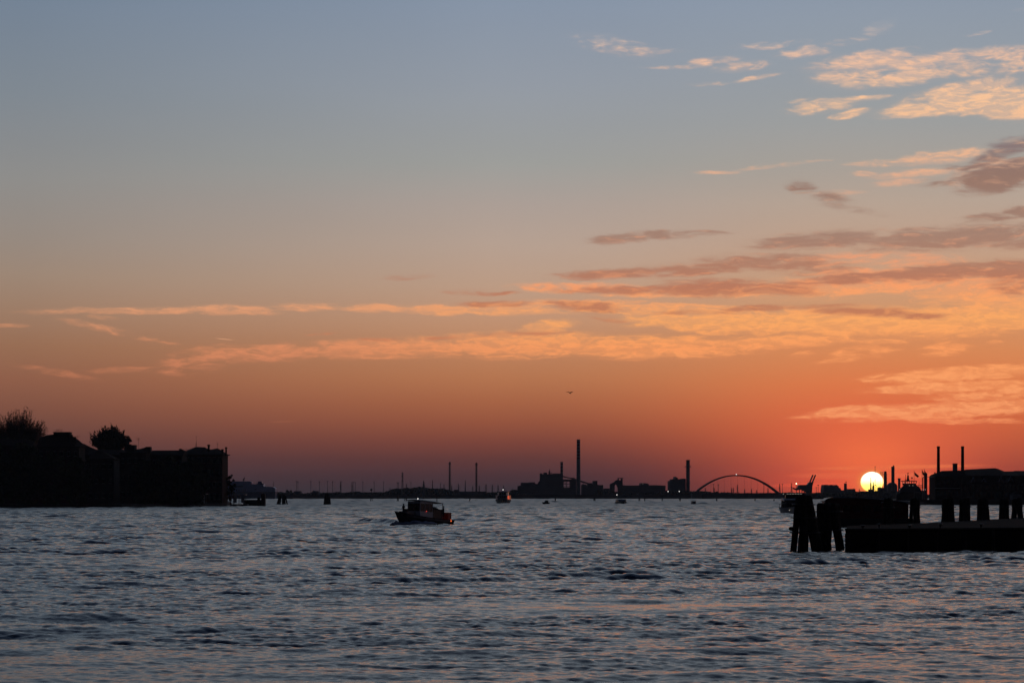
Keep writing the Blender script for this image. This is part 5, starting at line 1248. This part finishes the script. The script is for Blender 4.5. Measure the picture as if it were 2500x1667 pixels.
wood('far_wood', 'low tree line seen under the arch bridge', [(1700,1198),(1720,1199),(1738,1202),(1749,1202.5),(1752,1199),(1756,1203),(1775,1201.5),(1800,1203.5),(1860,1203.5),(1905,1203),(1940,1202)], DF-14, 35)
wood('far_wood', 'low dark shoreline below the sun', [(1935,1203),(1985,1203),(2010,1203),(2070,1203),(2100,1200),(2140,1199),(2200,1200),(2262,1198)], DF-600, 36)
# ground bank (embankment) under the far shore items
m = MB(); m.prism([(X(560,DF-30),-2),(X(2600,DF-30),-2),(X(2600,DF-30),Z(1206.5,DF-30)),(X(560,DF-30),Z(1208,DF-30))], DF-18, DF+5)
tag(m.obj('embankment', LAND), None, None, kind='structure')
# arch bridge
sc = Sc(1801, DF-60, 0); t = thing('arch_bridge', 'single span steel arch bridge with a lamp on its crown', 'bridge', sc.loc())
import itertools
ap = []
NA = 48
for k in range(NA+1):
    f = k/NA; px = 1703+(1899-1703)*f; u = (f-.48)/.5
    py = 1160.3+ (40.5)*abs(u)**2.05*(1.0 if u < 0 else .98)
    ap.append((px, min(py, 1206), (1.45 if True else 0)+1.0*abs(u)**2))
for yy_ in (-6, 6):
    m = MB(); rings = []
    for i, (px, py, w) in enumerate(ap):
        a = ap[max(0,i-1)]; b = ap[min(NA,i+1)]; dx, dy = b[0]-a[0], b[1]-a[1]; l_ = math.hypot(dx,dy); nx, ny = -dy/l_, dx/l_
        rings.append([(sc.x(px+nx*w),yy_-1,sc.z(py+ny*w)),(sc.x(px-nx*w),yy_-1,sc.z(py-ny*w)),(sc.x(px-nx*w),yy_+1,sc.z(py-ny*w)),(sc.x(px+nx*w),yy_+1,sc.z(py+ny*w))])
    m.loft(rings, closed=True); m.obj('arch_rib', STEEL, t)
m = MB()
for i in range(6, NA-5, 6): m.bar((sc.x(ap[i][0]),-6,sc.z(ap[i][1])),(sc.x(ap[i][0]),6,sc.z(ap[i][1])),.5,n=5)
m.obj('cross_brace', STEEL, t)
MB().box(sc.x(1690),sc.x(1912),-8,8,sc.z(1205.5),sc.z(1203.3)).obj('deck', CONCD, t)
for i in range(8, NA-7, 4): MB().bar((sc.x(ap[i][0]),0,sc.z(1204)),(sc.x(ap[i][0]),0,sc.z(ap[i][1])),.10,n=3).obj('hanger', STEEL, t)
MB().prism(sc.pl([(1688,1203),(1700,1197.5),(1712,1203),(1712,1217),(1688,1217)]), -8, 8).obj('abutment', CONC, t)
MB().prism(sc.pl([(1892,1204),(1905,1203),(1912,1204),(1912,1217),(1892,1217)]), -8, 8).obj('abutment', CONC, t)
lampball(t, 'crown_lamp', LAMPW, (sc.x(1796.5), -7, sc.z(1157.8)), .55)
# gantry crane
sc = Sc(1968, DF-20, 1.6); t = thing('gantry_crane', 'harbour gantry crane with two raised booms left of the sun', 'crane', sc.loc())
for a, b in (((1975.5,1181),(1984.8,1159.5)),((1983.5,1184),(1994.2,1159.5))):
    MB().prism(sc.pl([(a[0]-1.2,a[1]),(b[0]-1.5,b[1]),(b[0],b[1]-1.2),(b[0]+1.5,b[1]),(a[0]+2.0,a[1])]), 0 if a[0] < 1980 else 14, 5 if a[0] < 1980 else 19).obj('boom', IRON, t)
MB().prism(sc.pl([(1949,1188),(1950,1184.2),(1953,1183.2),(1972,1183),(1976,1177),(1987,1176),(1984,1186),(1983,1203),(1972,1203),(1962,1197),(1950,1190.5)]), 2, 16).obj('machinery_house', IRON, t)
m = MB()
for px in (1952,1958,1964,1970): m.box(sc.x(px),sc.x(px+1.6),3,5,0,sc.z(1190))
m.parts('leg', IRON, t)
MB().prism(sc.pl([(1935,1192),(1938,1190),(1944,1192),(1950,1189),(1962,1190),(1962,1194),(1946,1196.5),(1941,1194.5)]), 4, 9).obj('cab', IRON, t)
sc = Sc(1944.2, DF-40, 1.6); t = thing('lamp_post', 'tall post with one glowing lamp left of the gantry crane', 'lamp', sc.loc()); MB().bar((0,0,0),(0,0,sc.z(1181.5)),.5,.3,6).obj('post', IRON, t); lampball(t, 'lamp_head', LAMPY, (0,-.3,sc.z(1180.2)), .75)
# works near the sun
block('plant_building', 'block with three stubby towers left of the sun', 2010, 2054, DF-10, [(2010,1197),(2012,1183),(2019.5,1182.6),(2020.5,1186),(2023,1187),(2025.5,1185),(2026,1183),(2033,1183),(2034,1188),(2038,1186),(2038.5,1183.4),(2044,1183.2),(2044.5,1185),(2047,1185.2),(2048,1190),(2052,1191),(2053,1195),(2054,1196)], 30)
block('plant_building', 'low box building between three tower block and the sun', 2054.2, 2088.5, DF-12, [(2054.2,1196),(2070.5,1196),(2071,1193),(2088.4,1193)], 24)
tower_stack('chimney', 'stubby round chimney left of the setting sun', 2064, DF-30, 8, 7, 1179.5, m_=CONCD, cat='chimney')
D2 = DF-20
sc = Sc(2134, D2, 1.6); t = thing('process_column', 'slim process column standing before the disc of the sun', 'refinery column', sc.loc())
MB().lathe([(1.5*sc.s*1.4,0),(1.8*sc.s,sc.z(1195)),(1.6*sc.s,sc.z(1179)),(.9*sc.s,sc.z(1177)),(.9*sc.s,sc.z(1164))], sc.x(2126), 0, 10).obj('shaft', IRON, t)
MB().lathe([(2.6*sc.s,0),(2.6*sc.s,sc.z(1187)),(1.0*sc.s,sc.z(1184)),(1.0*sc.s,sc.z(1176.5)),(1.3*sc.s,sc.z(1176))], sc.x(2132), 0, 10).obj('shaft', IRON, t)
m = MB(); m.box(sc.x(2122),sc.x(2134.5),2,10,0,sc.z(1194)); m.obj('plinth', IRON, t)
m = MB(); m.path([(sc.x(2132+4.4*(1-math.cos(a))), -1, sc.z(1189)+5.6*sc.s*math.sin(a)) for a in [math.pi*i/10 for i in range(11)]]+[(sc.x(2140.8),-1,0)], .62*sc.s, 6); m.path([(sc.x(2136.5),-1,0),(sc.x(2136.5),-1,sc.z(1187))], .45*sc.s, 6); m.obj('pipe_loop', IRON, t)
sc = Sc(2136.5, 3000, 1.6); t = thing('radio_mast', 'hair thin mast rising above the top of the sun', 'mast', sc.loc()); MB().bar((0,0,0),(0,0,sc.z(1139)),.34,.22,6).obj('pole', IRON, t); MB().lathe([(.3,sc.z(1140)),(.5,sc.z(1139.5)),(.5,sc.z(1138)),(.2,sc.z(1137.8))], n=6).obj('tip', IRON, t)
sc = Sc(2161, D2, 1.6); t = thing('process_column', 'dark column with a ladder frame touching the right edge of the sun', 'refinery column', sc.loc())
MB().lathe([(4.4*sc.s,0),(4.1*sc.s,sc.z(1190)),(3.7*sc.s,sc.z(1160)),(3.2*sc.s,sc.z(1155)),(3.2*sc.s,sc.z(1151)),(2.2*sc.s,sc.z(1150))], sc.x(2161.5), 0, 12).obj('shaft', IRON, t)
m = MB(); m.box(sc.x(2144.5),sc.x(2160),-1,8,0,sc.z(1190)); m.box(sc.x(2145.5),sc.x(2150),-1.2,6,sc.z(1190),sc.z(1188.4)); m.obj('plinth', IRON, t)
m = MB()
for px in (2150,2154): m.bar((sc.x(px),0,sc.z(1190)),(sc.x(px),0,sc.z(1151)),.16,n=4)
for k in range(7): m.bar((sc.x(2149),0,sc.z(1151+k*1.7)),(sc.x(2158),0,sc.z(1151+k*1.7)),.12,n=4)
m.obj('ladder_frame', STEEL, t)
for py in (1158,1168,1178): MB().lathe([(3.9*sc.s,sc.z(py)),(4.7*sc.s,sc.z(py)+.1),(4.7*sc.s,sc.z(py)+.6),(3.9*sc.s,sc.z(py)+.7)], sc.x(2161.5), 0, 12).obj('platform', STEEL, t)
sc = Sc(2180, D2+5, 1.6); t = thing('chimney', 'thick chimney with domed base right of the sun', 'chimney', sc.loc())
MB().lathe([(4.2*sc.s,0),(4.0*sc.s,sc.z(1150)),(4.1*sc.s,sc.z(1139.5)),(3.4*sc.s,sc.z(1138.6)),(1.5*sc.s,sc.z(1138.4))], 0, 0, 14).obj('shaft', IRON, t)
MB().lathe([(1.6*sc.s,sc.z(1139)),(1.7*sc.s,sc.z(1137)),(.8*sc.s,sc.z(1135.2))], sc.x(2181.8), 0, 8).obj('flue', STEEL, t)
MB().lathe([(13.5*sc.s,0),(13.2*sc.s,sc.z(1185)),(11*sc.s,sc.z(1181)),(6.5*sc.s,sc.z(1178)),(4.3*sc.s,sc.z(1177.4))], 0, 8, 18).obj('dome', IRON, t)
tower_stack('chimney', 'short round stack between domed chimney and dark ship', 2195.3, D2+10, 6.6, 6.2, 1167, m_=IRON, platforms=((1170,.5),), cat='chimney')
sc = Sc(2259.5, 1330, 1.7); t = thing('silo', 'narrow grey silo with bent pipe just left of the factory', 'silo', sc.loc())
MB().lathe([(4.1*sc.s,0),(4.1*sc.s,sc.z(1160)),(4.2*sc.s,sc.z(1159)),(4.2*sc.s,sc.z(1155)),(2*sc.s,sc.z(1154))], sc.x(2259.8), 0, 14).obj('shell', CONCD, t)
m = MB(); m.path([(sc.x(2253),0,0),(sc.x(2253),0,sc.z(1166)),(sc.x(2255),0,sc.z(1164)),(sc.x(2258),0,sc.z(1164))], .25, 6); m.obj('pipe', STEEL, t)
for px, py in ((2253,1195),(2257.8,1194.6)): lampball(t, 'lamp', LAMPD, (sc.x(px), -1.2, sc.z(py)), .22)

# ------------------------------------------------------------------ birds
def gull(label, px, py, D, span, rz, bank):
    t = thing('seagull', label, 'bird', (X(px,D), D, Z(py,D)), rz); t.rotation_euler = (0, bank, rz)
    m = MB(); rings = []
    for x, r_ in ((-.20,.01),(-.15,.03),(-.05,.06),(.06,.065),(.14,.05),(.18,.04),(.22,.035),(.25,.012),(.29,.006)):
        rings.append([(x*span, r_*span*.8*math.cos(a), r_*span*.75*math.sin(a)) for a in [2*math.pi*i/8 for i in range(8)]])
    m.loft(rings, closed=True)
    # wings and tail grow from the body as one skin
    for sg in (-1,1):
        w = []
        for f, xl, xt, z in ((0,.11,-.09,.02),(.25,.15,-.05,.085),(.5,.13,-.04,.13),(.75,.04,-.07,.12),(1.0,-.08,-.10,.08)):
            y = sg*span*.5*f; w.append([(xl*span,y,z*span),(xt*span,y,z*span-.005*span),(xt*span,y,z*span+.006*span),((xl*.6+xt*.4)*span,y,z*span+.016*span)])
        m.loft(w, closed=True)
    m.add([(-.16*span,-.02*span,0),(-.30*span,-.07*span,0),(-.30*span,.07*span,0),(-.16*span,.02*span,0),(-.16*span,0,.02*span)], [(0,1,4),(1,2,4),(2,3,4),(0,3,2,1)])
    m.obj('body', FEATH, t, True)
gull('seagull gliding with spread wings over the power station', 1391, 959, 330, 1.1, R(60), R(24))
gull('tiny distant bird above the gap left of the sun', 1905, 1056, 700, 1.0, R(80), R(5))
gull('speck sized bird left of the left flare stack', 1051, 1148, 1100, 1.0, R(70), R(0))

# ------------------------------------------------------------------ air
hz = bpy.data.materials.new('evening_haze'); hz.use_nodes = True; ht = hz.node_tree
for n_ in list(ht.nodes): ht.nodes.remove(n_)
pv = ht.nodes.new('ShaderNodeVolumePrincipled'); om = ht.nodes.new('ShaderNodeOutputMaterial')
pv.inputs['Color'].default_value = (.80,.84,.95,1); pv.inputs['Density'].default_value = 2.6e-5; pv.inputs['Anisotropy'].default_value = .35
ht.links.new(pv.outputs[0], om.inputs['Volume'])
m = MB(); m.box(-7000, 7000, -300, 9500, -5, 112); tag(m.obj('haze', hz), 'thin evening haze over the lagoon', 'haze', kind='stuff')
